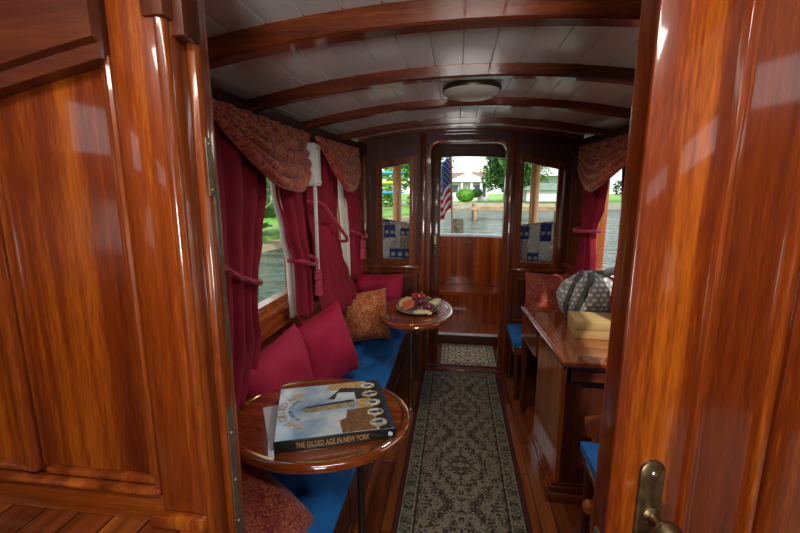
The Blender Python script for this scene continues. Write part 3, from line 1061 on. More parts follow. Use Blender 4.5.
flat([(Wb * .955, .0), (Wb, .0), (Wb, Hb), (Wb * .955, Hb)], 'c_bord', 'cover_border', .0007)
M['c_photo'] = plain('portrait_print', (.50, .52, .50), .3, var=.8, scale=70)
for i in range(5):
    px, py = Wb * .865, Hb * (.115 + .19 * i)
    g = G(); g.lathe([(.0, 0), (.026, 0), (.026, .0012), (0, .0012)], (0, 0, 0), 28, 1.15, .95)
    g.xform(BM @ Matrix.Translation((px, py, Tb + .001))); fr_ = obj('portrait_frame', g, 'c_glow', bk)
    g = G(); g.lathe([(.0, 0), (.0215, 0), (.0215, .0006), (0, .0006)], (0, 0, 0), 28, 1.15, .95)
    g.xform(BM @ Matrix.Translation((px, py, Tb + .0022))); obj('portrait', g, 'c_photo', fr_)
    g = G()
    for q in range(1 + i % 2):
        ox = px + (q - .5 * (i % 2)) * .018
        g.lathe([(0, 0), (.0055, 0), (.0055, .0005), (0, .0005)], (ox - .005, py, Tb + .0028), 12)
        g.box(ox, ox + .014, py - .007, py + .007, Tb + .0028, Tb + .0033)
    g.xform(BM); obj('portrait_figure', g, 'c_dark', fr_)
# arched cover title, then small line (read from the left edge of the cover)
def arc_text(s, size, R_, c, a0, a1, m_, nm):
    G_ = G(); ws = []
    tmp = []
    for ch in s:
        if ch == ' ':
            ws.append(size * .3); continue
        g1, w = text_bm(ch, size, Matrix.Identity(4)); g1.bm.free(); ws.append(w + size * .06)
    tot = sum(ws); acc = 0
    for ch, w in zip(s, ws):
        f = (acc + w / 2) / tot; acc += w
        if ch == ' ':
            continue
        a = a0 + (a1 - a0) * f
        mt = BM @ Matrix.Translation((c[0] + R_ * math.cos(a), c[1] + R_ * math.sin(a), Tb + .0012)) @ Matrix.Rotation(a - PI / 2, 4, 'Z') @ Matrix.Translation((-w / 2, 0, 0))
        text_bm(ch, size, mt, bm=G_)
    obj(nm, G_, m_, bk)
M['ink_gray'] = plain('ink_gray', (.16, .15, .14), .4)
cc = (Wb * .34, Hb * .50)
arc_text('THE GILDED AGE', .040, .105, cc, D(250), D(110), 'gold_ink', 'cover_title')
arc_text('IN NEW YORK', .020, .080, cc, D(232), D(128), 'ink_gray', 'cover_subtitle')
# spine lettering
G_ = G()
SM = BM @ Matrix.Translation((Wb * .17, -.0032, Tb * .24)) @ Matrix.Rotation(PI / 2, 4, 'X')
g1, w = text_bm('THE GILDED AGE IN NEW YORK', .026, SM @ Matrix.Scale(.60, 4, (1, 0, 0)) if False else SM, bm=G_)
k = (Wb * .60) / w
bmesh.ops.transform(G_.bm, matrix=SM @ Matrix.Diagonal((k, 1, 1, 1)) @ SM.inverted(), verts=G_.bm.verts)
obj('spine_title', G_, 'gold_ink', bk)
g = G(); g.ball((Wb * .945, -.0035, Tb * .5), .007, 10, (.8, .2, 1.2)); g.box(Wb * .955, Wb * .968, -.004, -.003, Tb * .3, Tb * .6); g.xform(BM)
obj('spine_emblem', g, 'paper', bk)
# white leaflet under the book
g = G(); g.box(0, .20, 0, .275, 0, .0004); g.xform(BM @ Matrix.Translation((-.014, .018, -.0003)) @ Matrix.Rotation(math.radians(10), 4, 'Z'))
tag(obj('paper_leaflet', g, 'paper'), 'plain white leaflet sticking out left of the book', 'paper')

# ---------------------------------------------------------------- platter of food
pc = Vector((-.243, 2.715, ZT))
pl_ = G(); pl_.lathe([(0, .004), (.08, .004), (.12, .008), (.146, .016), (.15, .019), (.152, .017), (.12, .002), (.08, 0), (0, 0)], (pc.x, pc.y, ZT + .003), 48, 1, 1.28)
M['platter'] = plain('patterned_platter', (.22, .20, .18), .3, var=.6, scale=60)
tag(obj('platter', pl_, 'platter'), 'oval grey patterned platter in the middle of the far table', 'platter')
def bunch(c, n, r, seed, label):
    rr = random.Random(seed); root = thing('grape_bunch', label, 'grapes', c)
    k = 0
    for i in range(n):
        a = rr.uniform(0, 2 * PI); d = rr.uniform(0, r) ; z = .014 + .030 * (1 - d / r) * rr.uniform(.4, 1)
        g = G(); g.ball((c[0] + d * math.cos(a), c[1] + d * math.sin(a) * 1.2, c[2] + z), .0145, 8, (1, 1, 1.1))
        obj('grape', g, 'grape', root)
    g = G(); g.tube([(c[0], c[1], c[2] + .03), (c[0] + .01, c[1] + .01, c[2] + .06), (c[0] + .03, c[1] + .015, c[2] + .068)], .002, n=6); obj('stem', g, 'leaf', root)
pz = ZT + .010
bunch((-.175, 2.655, pz), 26, .055, 3, 'dark red grape bunch on the right of the platter')
bunch((-.255, 2.80, pz), 34, .070, 4, 'dark red grape bunch at the back of the platter')
rr = random.Random(5)
for i, (x, y, z) in enumerate(((-.265, 2.80, .066), (-.235, 2.83, .070), (-.215, 2.79, .060), (-.29, 2.83, .055), (-.24, 2.77, .066))):
    g = G(); g.lathe([(0, -.017), (.007, -.012), (.013, -.002), (.014, .005), (.010, .011), (0, .013)], (0, 0, 0), 12)
    g.xform(Matrix.Translation((x, y, pz + z)) @ Matrix.Rotation(rr.uniform(-1, 1), 4, 'X') @ Matrix.Rotation(rr.uniform(-1, 1), 4, 'Y'))
    o = obj('strawberry', g, 'berry'); tag(o, 'bright red strawberry heaped on the back grapes', 'strawberry', 'strawberries heaped on the platter')
for i in range(6):
    a = rr.uniform(0, 6); x, y = -.325 + .018 * (i % 3), 2.665 + .024 * (i // 3) + rr.uniform(-.006, .006)
    g = G(); g.lathe([(0, -.002), (.022, -.002), (.024, 0), (.022, .002), (0, .002)], (0, 0, 0), 16)
    g.xform(Matrix.Translation((x, y, pz + .014 + .005 * i)) @ Matrix.Rotation(.5, 4, 'X') @ Matrix.Rotation(.3 * math.sin(a), 4, 'Y'))
    tag(obj('ham_slice', g, 'salami'), 'folded pink ham slice on the left of the platter', 'ham', 'sliced ham on the platter')
for i in range(5):
    x, y = -.235 + .017 * i, 2.575 + .004 * (i % 2)
    g = G(); g.box(-.014, .014, -.032, .032, -.008, .008, bev=.002)
    g.xform(Matrix.Translation((x, y, pz + .010 + .003 * (i % 2))) @ Matrix.Rotation(.25 * (i - 2), 4, 'Z'))
    tag(obj('cheese_stick', g, 'cheese'), 'pale cheese piece at the front of the platter', 'cheese', 'cheese pieces at the front of the platter')
for i in range(5):
    g = G(); g.box(-.022, .022, -.022, .022, -.002, .002, bev=.001)
    g.xform(Matrix.Translation((-.355 + .010 * i, 2.735 + .016 * i, pz + .016 + .003 * i)) @ Matrix.Rotation(.9, 4, 'X') @ Matrix.Rotation(.3, 4, 'Y'))
    tag(obj('cracker', g, 'cracker'), 'golden cracker in the row on the left rear of the platter', 'cracker', 'crackers on the platter')
for i in range(3):
    g = G(); g.box(-.025, .025, -.018, .018, -.014, .014, bev=.003)
    g.xform(Matrix.Translation((-.145 + .012 * i, 2.745 + .036 * i, pz + .022)) @ Matrix.Rotation(.5 * i, 4, 'Z'))
    tag(obj('cheese_wedge', g, 'cheese'), 'chunky cheese wedge on the right rear of the platter', 'cheese', 'cheese wedges behind the grapes')

# ---------------------------------------------------------------- desk on the right
dk = thing('desk', 'varnished mahogany desk on the right with a pedestal below', 'desk', (.72, 2.2, 0))
ptop = [(.435, 2.735), (.488, 1.815), (XR(1.815) - .03, 1.815), (XR(2.735) - .05, 2.735)]
def inset(poly, d):
    c = Vector((sum(p[0] for p in poly) / 4, sum(p[1] for p in poly) / 4))
    return [(p[0] + math.copysign(d, c.x - p[0]), p[1] + math.copysign(d, c.y - p[1])) for p in poly]
g = G(); g.prism(ptop, .722, .740)
bmesh.ops.bevel(g.bm, geom=list(g.bm.edges), offset=.004, segments=2, affect='EDGES')
obj('desktop', g, 'table_y', dk)
g = G(); g.prism(inset(ptop, .012), .708, .722); obj('edge_moulding', g, 'dark_y', dk)
g = G()
for d in (.010, .022):
    q = inset(ptop, d)
    g.tube([(q[0][0], q[0][1], .7405), (q[1][0], q[1][1], .7405), (q[2][0], q[2][1], .7405)], .0016, n=6)
obj('beaded_edge', g, 'gold_y', dk)
g = G(); q = inset(ptop, .03)
a0, a1 = Vector((q[0][0], q[0][1])), Vector((q[1][0], q[1][1]))
g.prism([(a0.x, a0.y), (a1.x, a1.y), (a1.x + .018, a1.y), (a0.x + .018, a0.y)], .64, .708); obj('apron', g, 'gold_y', dk)
g = G(); g.prism([(.452, 2.72), (.478, 2.36), (.87, 2.36), (.87, 2.72)], .535, .708); obj('drawer_box', g, 'mah_y', dk)
g = G(); g.lathe([(.012, 0), (.020, .02), (.014, .05), (.016, .12), (.022, .40), (.026, .50), (.026, .536)], (.478, 2.69, 0), 14); obj('leg', g, 'dark_z', dk)
g = G(); g.prism([(a1.x, a1.y), (.93, a1.y), (.93, a1.y + .018), (a1.x, a1.y + .018)], .64, .708); obj('apron', g, 'dark_x', dk)
g = G(); g.prism([(.51, 1.885), (.90, 1.885), (.90, 2.33), (.49, 2.33)], .085, .708)
g2 = obj('pedestal', g, 'dark_z', dk)
g = G(); g.prism([(.508, 1.883), (.528, 1.883), (.52, 2.332), (.488, 2.332)], .085, .706); obj('pedestal_side_panel', g, 'gold_z', dk)
g = G(); g.box(.47, .92, 1.855, 2.36, 0, .045, bev=.006); g.box(.482, .915, 1.868, 2.35, .045, .075, bev=.008); g.box(.494, .91, 1.876, 2.34, .075, .092, bev=.004)
obj('plinth', g, 'mah_x', dk)

# blue seat beyond the desk
def chair(root, cx, cy, w, d, zs, m_=None):
    g = G(); n = 14
    pts = []
    rows = []
    for i in range(n + 1):
        row = []
        for j in range(n + 1):
            u, v = 2 * i / n - 1, 2 * j / n - 1
            x = cx + w / 2 * u; y = cy + d / 2 * v
            z = zs - .028 * (abs(u) ** 5 + abs(v) ** 5 - abs(u * v) ** 5)
            row.append(Vector((x, y, z)))
        rows.append(row)
    V = g.grid(rows)
    e = [V[i][0] for i in range(n + 1)] + [V[n][j] for j in range(1, n + 1)] + [V[i][n] for i in range(n - 1, -1, -1)] + [V[0][j] for j in range(n - 1, 0, -1)]
    lo = [g.bm.verts.new((v.co.x, v.co.y, zs - .06)) for v in e]
    for i in range(len(e)):
        g.bm.faces.new((e[i], e[(i + 1) % len(e)], lo[(i + 1) % len(e)], lo[i]))
    g.bm.faces.new(lo)
    obj('seat_cushion', g, 'blue', root, sharp=60)
    g = G(); zf = zs - .062
    g.box(cx - w / 2 + .01, cx + w / 2 - .01, cy - d / 2 + .01, cy + d / 2 - .01, zf - .06, zf, bev=.004); obj('seat_frame', g, 'mah_x', root)
    for sx_ in (-1, 1):
        for sy_ in (-1, 1):
            x, y = cx + sx_ * (w / 2 - .035), cy + sy_ * (d / 2 - .035)
            g = G(); g.lathe([(.012, 0), (.018, .015), (.013, .035), (.015, .10), (.019, zf - .16), (.021, zf - .09), (.024, zf - .06), (.024, zf - .05)], (x, y, 0), 14)
            obj('leg', g, 'dark_z', root)
st = thing('side_seat', 'blue cushioned wooden seat between the desk and the aft wall', 'chair', (.64, 3.03, 0))
chair(st, .645, 3.035, .45, .42, .475)
c2 = thing('dining_chair', 'blue cushioned wooden chair mostly hidden by the near door', 'chair', (.77, 1.40, 0))
chair(c2, .755, 1.42, .44, .44, .50)
for x in (.55, .88):
    g = G()
    g.tube([(x + .04, 1.63, .44), (x + .04, 1.645, .52), (x + .04, 1.655, .555)], .014, n=10)
    obj('back_post', g, 'gold_z', c2)
g = G(); g.tube([(.555, 1.655, .545), (.64, 1.665, .56), (.76, 1.67, .565), (.88, 1.665, .56), (.95, 1.655, .545)], .018, n=10, sq=(.02, .05)); obj('back_rail', g, 'gold_x', c2)
# wooden knob low by the door edge = chair stretcher end
g = G(); g.tube([(.52, 1.475, .30), (.95, 1.475, .30)], .012, n=10); g.ball((.535, 1.475, .30), .028, 12); obj('stretcher', g, 'gold_x', c2)

# ---------------------------------------------------------------- box and bag on the desk
bx = thing('cardboard_box', 'flat gold cardboard box on the desk in front of the dotted bag', 'box', (.73, 2.20, .741))
RB = Matrix.Translation((.625, 2.145, .741)) @ Matrix.Rotation(D(-3), 4, 'Z')
g = G(); g.box(0, .26, 0, .19, 0, .070, bev=.002); g.xform(RB); obj('box_body', g, 'card', bx)
g = G(); g.box(-.003, .263, -.003, .193, .048, .092, bev=.003); g.xform(RB); obj('lid', g, 'card', bx)

bg = thing('tote_bag', 'grey drawstring bag with white dots and dark straps on the desk', 'bag', (.745, 2.50, .741))
g = G(); rows = []
nb_, nh = 56, 22
cb = Vector((.782, 2.49, .741))
def bagp(a, f, off=0):
    # f 0 bottom .. 1 neck
    bul = (math.sin(PI * min(1, f * .74 + .20)) ** .8)
    rx_, ry_ = .150 * bul + .015, .105 * bul + .01
    if f > .8:
        k = (f - .8) / .2
        rx_ *= 1 - .25 * k; ry_ *= 1 - .35 * k
    fold = 1 + (.17 * max(0, f - .25) / .75) * math.sin(a * 14 + 2 * noise.noise(Vector((math.cos(a), math.sin(a), f)))) + .05 * noise.noise(Vector((math.cos(a) * 2, math.sin(a) * 2, f * 3)))
    return Vector((cb.x + (rx_ + off) * fold * math.copysign(abs(math.cos(a)) ** .8, math.cos(a)), cb.y + (ry_ + off) * fold * math.copysign(abs(math.sin(a)) ** .8, math.sin(a)), cb.z + .002 + .29 * f - .03 * math.sin(PI * f) * 0 + .012 * noise.noise(Vector((math.cos(a) * 3, math.sin(a) * 3, 5))) * f))
for i in range(nb_):
    a = 2 * PI * i / nb_
    rows.append([bagp(a, j / nh) for j in range(nh + 1)])
V = g.grid(rows, closeu=True, uv=lambda i, j: (i / nb_ * .98, j / nh * .32))
g.bm.faces.new([V[i][0] for i in range(nb_)]); g.bm.faces.new([V[i][nh] for i in range(nb_)])
obj('bag_body', g, 'dots', bg, sharp=80)
def ribbon(pts, w, dirv, th=.003):
    g = G(); rows = []
    dv = Vector(dirv).normalized()
    for p in pts:
        p = Vector(p); rows.append([p - dv * w / 2, p + dv * w / 2])
    g.grid(rows)
    return g
# strap across the front, from the neck down to the lower left
P0 = bagp(-PI / 2 - .05, .98, .006)
pts = [bagp(-PI / 2 - .02 - .62 * (1 - f), f, .008) for f in [i / 14 for i in range(15)]]
g = ribbon(pts, .040, (1, 0, .18)); obj('front_strap', g, 'strap', bg, solid=.004)
pts = [bagp(PI + .55 + .10 * math.sin(f * 3), f, .008) for f in [i / 14 for i in range(15)]]
g = ribbon(pts, .030, (0.45, -1, 0)); obj('side_strap', g, 'strap', bg, solid=.004)
hpts = [Vector((cb.x + .01, cb.y - .02, cb.z + .28)), Vector((cb.x + .07, cb.y - .03, cb.z + .285)), Vector((cb.x + .13, cb.y - .03, cb.z + .31)), Vector((cb.x + .175, cb.y - .03, cb.z + .35)), Vector((cb.x + .17, cb.y - .02, cb.z + .38))]
def smoothp(p, k=5):
    out = []
    n = len(p)
    for i in range(n - 1):
        p0, p1, p2, p3 = p[max(i - 1, 0)], p[i], p[i + 1], p[min(i + 2, n - 1)]
        for s in range(k):
            t_ = s / k
            out.append(.5 * ((2 * p1) + (p2 - p0) * t_ + (2 * p0 - 5 * p1 + 4 * p2 - p3) * t_ ** 2 + (3 * p1 - p0 - 3 * p2 + p3) * t_ ** 3))
    out.append(p[-1])
    return out
hpts += [Vector((cb.x + .17, cb.y + .01, cb.z + .35)), Vector((cb.x + .17, cb.y + .03, cb.z + .30)), Vector((cb.x + .10, cb.y + .03, cb.z + .28))]
g = ribbon(smoothp(hpts), .045, (-.3, -.2, 1)); obj('handle', g, 'strap', bg, solid=.005)

# ---------------------------------------------------------------- curtains
def interp(rows, z):
    if z >= rows[0][0]:
        return rows[0][1:]
    for a, b in zip(rows, rows[1:]):
        if a[0] >= z >= b[0]:
            f = (a[0] - z) / (a[0] - b[0]); f = f * f * (3 - 2 * f)
            return [p + (q - p) * f for p, q in zip(a[1:], b[1:])]
    return rows[-1][1:]
def curtain(side, rows, nf, label, amp=.026, inset_=.065, tie=None, seed=0, m_='velvet', name='curtain', tag_it=True, parent=None, ekf=.055):
    """rows: (z, y_near, y_far, offset into the room)"""
    g = G(); nz_, nu_ = 46, nf * 10
    z1, z0 = rows[0][0], rows[-1][0]
    X = XL if side < 0 else XR
    grid_ = []
    for i in range(nu_ + 1):
        u = i / nu_
        row = []
        for j in range(nz_ + 1):
            z = z1 + (z0 - z1) * j / nz_
            ya, yb_, off = interp(rows, z)
            kf = 1 - ekf / abs(X(ya))
            y = (ya + (yb_ - ya) * u) * kf
            w = yb_ - ya
            comp = min(1.0, .30 / max(.05, w))
            A = amp * (.55 + .45 * comp)
            ph = nf * 2 * PI * u + seed
            d = A * (math.sin(ph) + .35 * math.sin(2 * ph + 1)) + .008 * noise.noise(Vector((u * 6 + seed, z * 3, 0)))
            arch = .03 * math.sin(PI * u)
            x = X(y) - side * (inset_ + off + d + arch)
            row.append(Vector((x, y, z - (.006 * math.sin(ph) if j == nz_ else 0))))
        grid_.append(row)
    g.grid(grid_)
    if tag_it:
        o = obj(name, g, m_, solid=.004, sharp=180)
        tag(o, label, 'curtain')
    else:
        o = obj(name, g, m_, parent, solid=.003, sharp=180)
    return o
def rope(pts, r, parent, nm='tieback', twist=60, m_='cord'):
    pts = smoothp([Vector((p[0], p[1] * .935, p[2])) for p in pts], 8)
    g = G()
    L = len(pts)
    for ph in (0, 2 * PI / 3, 4 * PI / 3):
        q = []
        s = 0
        for i, p in enumerate(pts):
            d = (pts[min(i + 1, L - 1)] - pts[max(i - 1, 0)]).normalized()
            if i:
                s += (p - pts[i - 1]).length
            a = Vector((0, 0, 1)); a = (a - d * a.dot(d)); a = a.normalized() if a.length > .05 else Vector((1, 0, 0)); b_ = d.cross(a)
            an = ph + s * twist * 2
            q.append(p + a * math.cos(an) * r * .55 + b_ * math.sin(an) * r * .55)
        g.tube(q, r * .6, n=6)
    return obj(nm, g, m_, parent)
def tassel(p, parent):
    p = (p[0], p[1] * .935, p[2])
    g = G()
    g.ball((p[0], p[1], p[2]), .016, 10); g.ball((p[0], p[1], p[2] - .028), .019, 10)
    g.lathe([(.008, -.04), (.016, -.05), (.018, -.062), (.02, -.12), (.016, -.122), (0, -.122)], p, 12)
    for k in range(3):
        a = 2 * PI * k / 3
        g.ball((p[0] + .012 * math.cos(a), p[1] + .012 * math.sin(a), p[2] - .014), .009, 8)
    g.tube([(p[0], p[1], p[2] + .05), (p[0], p[1], p[2])], .004, n=6)
    return obj('tassel', g, 'cord', parent)

cA = curtain(-1, [(1.76, 1.04, 1.80, 0), (1.50, 1.06, 1.78, 0), (1.30, 1.10, 1.68, .01), (1.17, 1.14, 1.575, .03), (1.05, 1.13, 1.56, .03), (.92, 1.10, 1.60, .02), (.80, 1.05, 1.56, .015), (.71, 1.05, 1.50, .01)], 5,
             'wide crimson velvet curtain nearest the door frame on the left, tied with a rope', seed=1)
x_ = lambda y, o: XL(y) + o
rope([(x_(1.2, .04), 1.10, 1.33), (x_(1.2, .15), 1.20, 1.29), (x_(1.3, .165), 1.36, 1.21), (x_(1.5, .15), 1.52, 1.16), (x_(1.57, .10), 1.60, 1.15), (x_(1.6, .03), 1.60, 1.16)], .010, cA)
cB = curtain(-1, [(1.74, 1.86, 2.16, 0), (1.50, 1.89, 2.18, 0), (1.30, 1.95, 2.19, .01), (1.14, 2.01, 2.20, .02), (1.05, 2.02, 2.21, .02), (.86, 2.01, 2.24, .02)], 3,
             'crimson curtain with tassel on the far side of the first left window', seed=2, amp=.014)
rope([(x_(2.02, .05), 2.02, 1.16), (x_(2.04, .12), 2.04, 1.155), (x_(2.12, .145), 2.12, 1.13), (x_(2.2, .13), 2.2, 1.14), (x_(2.22, .05), 2.24, 1.17)], .009, cB)
tassel((x_(2.13, .165), 2.12, 1.09), cB)
curtain(-1, [(1.70, 1.84, 2.0, -.02), (1.50, 1.905, 2.0, -.02), (1.30, 1.965, 2.04, -.02), (1.14, 2.02, 2.08, -.02), (.87, 2.025, 2.1, -.02)], 2, '', m_='sheer', name='lining', tag_it=False, parent=cB, amp=.005)
cC = curtain(-1, [(1.76, 2.29, 2.78, 0), (1.50, 2.29, 2.77, 0), (1.35, 2.29, 2.74, .0), (1.22, 2.29, 2.70, .02), (1.10, 2.29, 2.74, .03), (.95, 2.28, 2.84, .04), (.82, 2.27, 2.93, .06), (.76, 2.27, 2.94, .06)], 4,
             'crimson curtain flaring outward over the bench behind the white light fixture', seed=3, amp=.014)
rope([(x_(2.28, .06), 2.27, 1.44), (x_(2.3, .13), 2.31, 1.425), (x_(2.42, .145), 2.42, 1.35), (x_(2.55, .155), 2.55, 1.26), (x_(2.67, .14), 2.68, 1.19), (x_(2.7, .06), 2.72, 1.18)], .011, cC)
cD = curtain(-1, [(1.74, 2.86, 3.20, 0), (1.50, 2.93, 3.20, 0), (1.25, 2.98, 3.19, .01), (1.15, 3.00, 3.18, .02), (1.0, 3.0, 3.19, .02), (.90, 3.0, 3.2, .02)], 4,
             'narrow crimson curtain with tassel in the left corner by the aft wall', seed=4, amp=.012)
rope([(x_(2.98, .03), 2.97, 1.24), (x_(3.0, .11), 3.0, 1.20), (x_(3.1, .13), 3.1, 1.165), (x_(3.2, .1), 3.2, 1.18)], .008, cD)
tassel((x_(3.04, .125), 3.03, 1.14), cD)
curtain(-1, [(1.70, 2.86, 3.0, -.03), (1.45, 2.90, 3.0, -.03), (1.15, 2.93, 3.05, -.03), (.90, 2.93, 3.06, -.03)], 2, '', m_='sheer', name='lining', tag_it=False, parent=cD, amp=.005)
cE = curtain(1, [(1.74, 2.76, 3.20, 0), (1.55, 2.80, 3.18, 0), (1.40, 2.83, 3.14, .0), (1.27, 2.88, 3.06, .01), (1.22, 2.89, 3.05, .01), (1.05, 2.86, 3.12, .01), (.85, 2.84, 3.20, .01), (.72, 2.84, 3.20, .01)], 5,
             'crimson curtain tied back in the right corner beyond the desk', seed=5, amp=.013)
x2 = lambda y, o: XR(y) - o
rope([(x2(2.87, .03), 2.87, 1.25), (x2(2.9, .12), 2.90, 1.245), (x2(2.97, .135), 2.97, 1.24), (x2(3.05, .12), 3.05, 1.245), (x2(3.09, .03), 3.09, 1.26)], .010, cE)
cF = curtain(1, [(1.74, 2.05, 2.62, 0), (1.55, 2.07, 2.60, 0), (1.35, 2.12, 2.56, .0), (1.20, 2.18, 2.52, .01), (1.10, 2.2, 2.5, .02), (.95, 2.10, 2.53, .02), (.72, 2.05, 2.53, .0)], 6,
             'crimson curtain on the right wall beside the near door edge', seed=6, amp=.014)

# swag valances
def swag(side, y0, y1, prof, zt, label, seed=0, nf=4.5, depth=.05):
    """prof: list of (u, drop)"""
    g = G(); nu_, nt = 60, 44
    X = XL if side < 0 else XR
    def L(u):
        for a, b in zip(prof, prof[1:]):
            if a[0] <= u <= b[0]:
                f = (u - a[0]) / (b[0] - a[0]); f = f * f * (3 - 2 * f) if False else f
                return a[1] + (b[1] - a[1]) * f
        return prof[-1][1]
    rows = []
    for i in range(nu_ + 1):
        u = i / nu_; y = (y0 + (y1 - y0) * u) * (1 - .085 / abs(X(y0))); row = []
        l = (L(u) + L(min(1, u + .02)) + L(max(0, u - .02))) / 3
        for j in range(nt + 1):
            t_ = j / nt
            fold = math.sin(t_ * nf * 2 * PI + 1.2 * noise.noise(Vector((u * 2 + seed, t_ * 2, 0))) * 1.0)
            env = min(1, t_ * 3) * (.4 + .6 * t_)
            belly = depth * math.sin(PI * min(1, u * 1.0)) * t_ ** .7
            d = .115 + belly + .016 * env * fold * min(1, l / .12) + .012 * noise.noise(Vector((u * 5 + seed, t_ * 5, 3)))
            gather = .008 * math.sin(u * 44 + seed) * (1 - t_) ** 2
            z = zt - .02 - l * t_ + .010 * env * math.cos(t_ * nf * 2 * PI)
            row.append(Vector((X(y) - side * (d + gather), y, z)))
        rows.append(row)
    g.grid(rows)
    o = obj('valance', g, 'paisley_valance', solid=.004, sharp=180); tag(o, label, 'valance')
    # scalloped trim along the lower edge
    g = G(); g.tube([r[-1] for r in rows], .006, n=6)
    obj('fringe', g, 'paisley_red', o)
    return o
swag(-1, 1.36, 2.30, [(0, .02), (.1, .09), (.25, .17), (.42, .245), (.5, .26), (.66, .275), (.78, .27), (.9, .235), (1, .17)], 1.80, 'long red paisley swag valance over the near left window', seed=1)
swag(-1, 2.42, 3.21, [(0, .02), (.12, .09), (.3, .20), (.45, .27), (.6, .28), (.75, .25), (.9, .19), (1, .14)], 1.80, 'shorter red paisley swag valance over the far left window', seed=4)
swag(1, 2.18, 3.20, [(0, .02), (.12, .10), (.3, .18), (.45, .25), (.58, .28), (.72, .265), (.85, .21), (1, .13)], 1.80, 'red paisley swag valance over the right window', seed=8, depth=.07)
# curtain rods
for side, y0, y1, lb in ((-1, 1.0, 2.32, 'dark curtain rod with ball end above the near left window'), (-1, 2.38, 3.22, 'dark curtain rod above the far left window'), (1, 1.9, 3.22, 'dark curtain rod above the right window')):
    X = XL if side < 0 else XR
    yy = [y0 + (y1 - y0) * i / 8 for i in range(9)]
    root = thing('curtain_rod', lb, 'curtain rod', (X(y0) - side * .05, (y0 + y1) / 2, 1.765))
    g = G(); g.tube([(X(y) - side * .045, y, 1.765) for y in yy], .008, n=8); obj('rod', g, 'iron', root)
    for y in (y0, y1):
        g = G(); g.ball((X(y) - side * .045, y, 1.765), .016, 10); obj('finial', g, 'brass', root)
# the near rod end that peeks out beside the jamb
g = G(); g.ball((XL(1.37) + .085, 1.345, 1.745), .013, 10); g.tube([(XL(1.37) + .01, 1.345, 1.745), (XL(1.37) + .08, 1.345, 1.745)], .006)
tag(obj('curtain_hook', g, 'brass'), 'small brass hook at the near end of the left valance', 'hook')

# white light fixture on the post between the left windows
yy0, yy1 = 2.03, 2.125
xw = XL(2.08) - .0
lf = thing('wall_light', 'white slatted plastic fixture on the post between the left windows', 'light fixture', (xw + .02, 2.08, 1.52))
g = G(); g.box(xw, xw + .155, yy0, yy1, 1.52, 1.73, bev=.006); obj('housing', g, 'white', lf)
g = G()
for z in (1.54, 1.71):
    g.box(xw + .153, xw + .160, yy0 + .006, yy1 - .006, z - .006, z + .006, bev=.002)
g.box(xw + .153, xw + .159, yy0 + .02, yy1 - .02, 1.57, 1.70, bev=.002)
obj('cover_plate', g, 'white_paint', lf)
g = G(); g.box(xw + .125, xw + .14, 2.075, 2.095, .98, 1.522, bev=.003); obj('cable_cover', g, 'white', lf)
for z in (1.535, 1.735):
    g = G(); g.ball((xw + .156, 2.08, z), .004, 8); obj('screw', g, 'iron', lf)

# patchwork cards hanging just aft of the two bulkhead windows
def patch_panel(x0, x1, top0, top1, zb_, cells, label):
    root = thing('patchwork_banner', label, 'banner', ((x0 + x1) / 2, YB + .09, zb_))
    g = G(); y = YB + .085
    V = [g.bm.verts.new(p) for p in ((x0, y, zb_), (x1, y, zb_), (x1, y, top1), (x0, y, top0))]; g.bm.faces.new(V)
    obj('backing', g, 'patch_gray', root, solid=.003)
    for (a0, a1, b0, b1, kind) in cells:
        g = G(); g.box(a0, a1, y - .008, y - .002, b0, b1, bev=.001)
        if kind == 'b':
            p = obj('blue_square', g, 'navy_c', root)
            n = 3 if (a1 - a0) > .11 else 2
            for i in range(n):
                cx = a0 + (a1 - a0) * (i + .5) / n
                r = min(.018, (a1 - a0) / n * .36)
                q = G(); q.lathe([(0, 0), (r, 0), (r, .002), (0, .003)], (0, 0, 0), 16)
                q.xform(Matrix.Translation((cx, y - .008, (b0 + b1) / 2 - .008)) @ Matrix.Rotation(PI / 2, 4, 'X')); dot = obj('white_dot', q, 'pearl_c', p)
            q = G(); q.bm.faces.new([q.bm.verts.new(v) for v in (((a0 + a1) / 2 - .012, y - .009, (b0 + b1) / 2 + .012), ((a0 + a1) / 2 + .012, y - .009, (b0 + b1) / 2 + .012), ((a0 + a1) / 2, y - .009, b1 - .004))])
            obj('blue_peak', q, 'lblue_c', p)
        else:
            obj('pale_panel', g, 'patch_pale' if kind == 'p' else 'patch_gray', root)
    return root
M['patch_gray'] = cloth_glow('grey_floral_print', (.55, .48, .44), .8, 70)
M['patch_pale'] = cloth_glow('pale_print', (.80, .84, .80), .2, 60)
M['navy_c'] = cloth_glow('navy_print', (.04, .13, .45), .1, 30)
M['pearl_c'] = cloth_glow('white_print', (.85, .85, .80), .05, 30)
M['lblue_c'] = cloth_glow('light_blue_print', (.12, .22, .55), .05, 30)
patch_panel(-.63, -.345, 1.275, 1.225, .93,
            [(-.59, -.50, 1.115, 1.215, 'b'), (-.455, -.37, 1.13, 1.19, 'b'), (-.545, -.37, .945, 1.02, 'b'), (-.60, -.55, .94, 1.10, 'p'), (-.49, -.46, 1.03, 1.24, 'p'), (-.455, -.37, 1.03, 1.12, 'g'), (-.60, -.55, 1.225, 1.26, 'b')],
            'blue and grey patchwork banner with white dots behind the left aft window')
patch_panel(.475, .775, 1.225, 1.265, .93,
            [(.492, .575, 1.115, 1.215, 'b'), (.58, .655, 1.01, 1.225, 'p'), (.66, .745, 1.10, 1.245, 'b'), (.492, .565, .945, 1.10, 'g'), (.57, .655, .94, 1.005, 'b'), (.662, .735, .945, 1.09, 'p')],
            'blue and grey patchwork banner with white dots behind the right aft window')
# ================================================================ OUTSIDE
g = G(); 
WZ = -.10
g.box(-160, 160, -60, 38, WZ - .02, WZ)
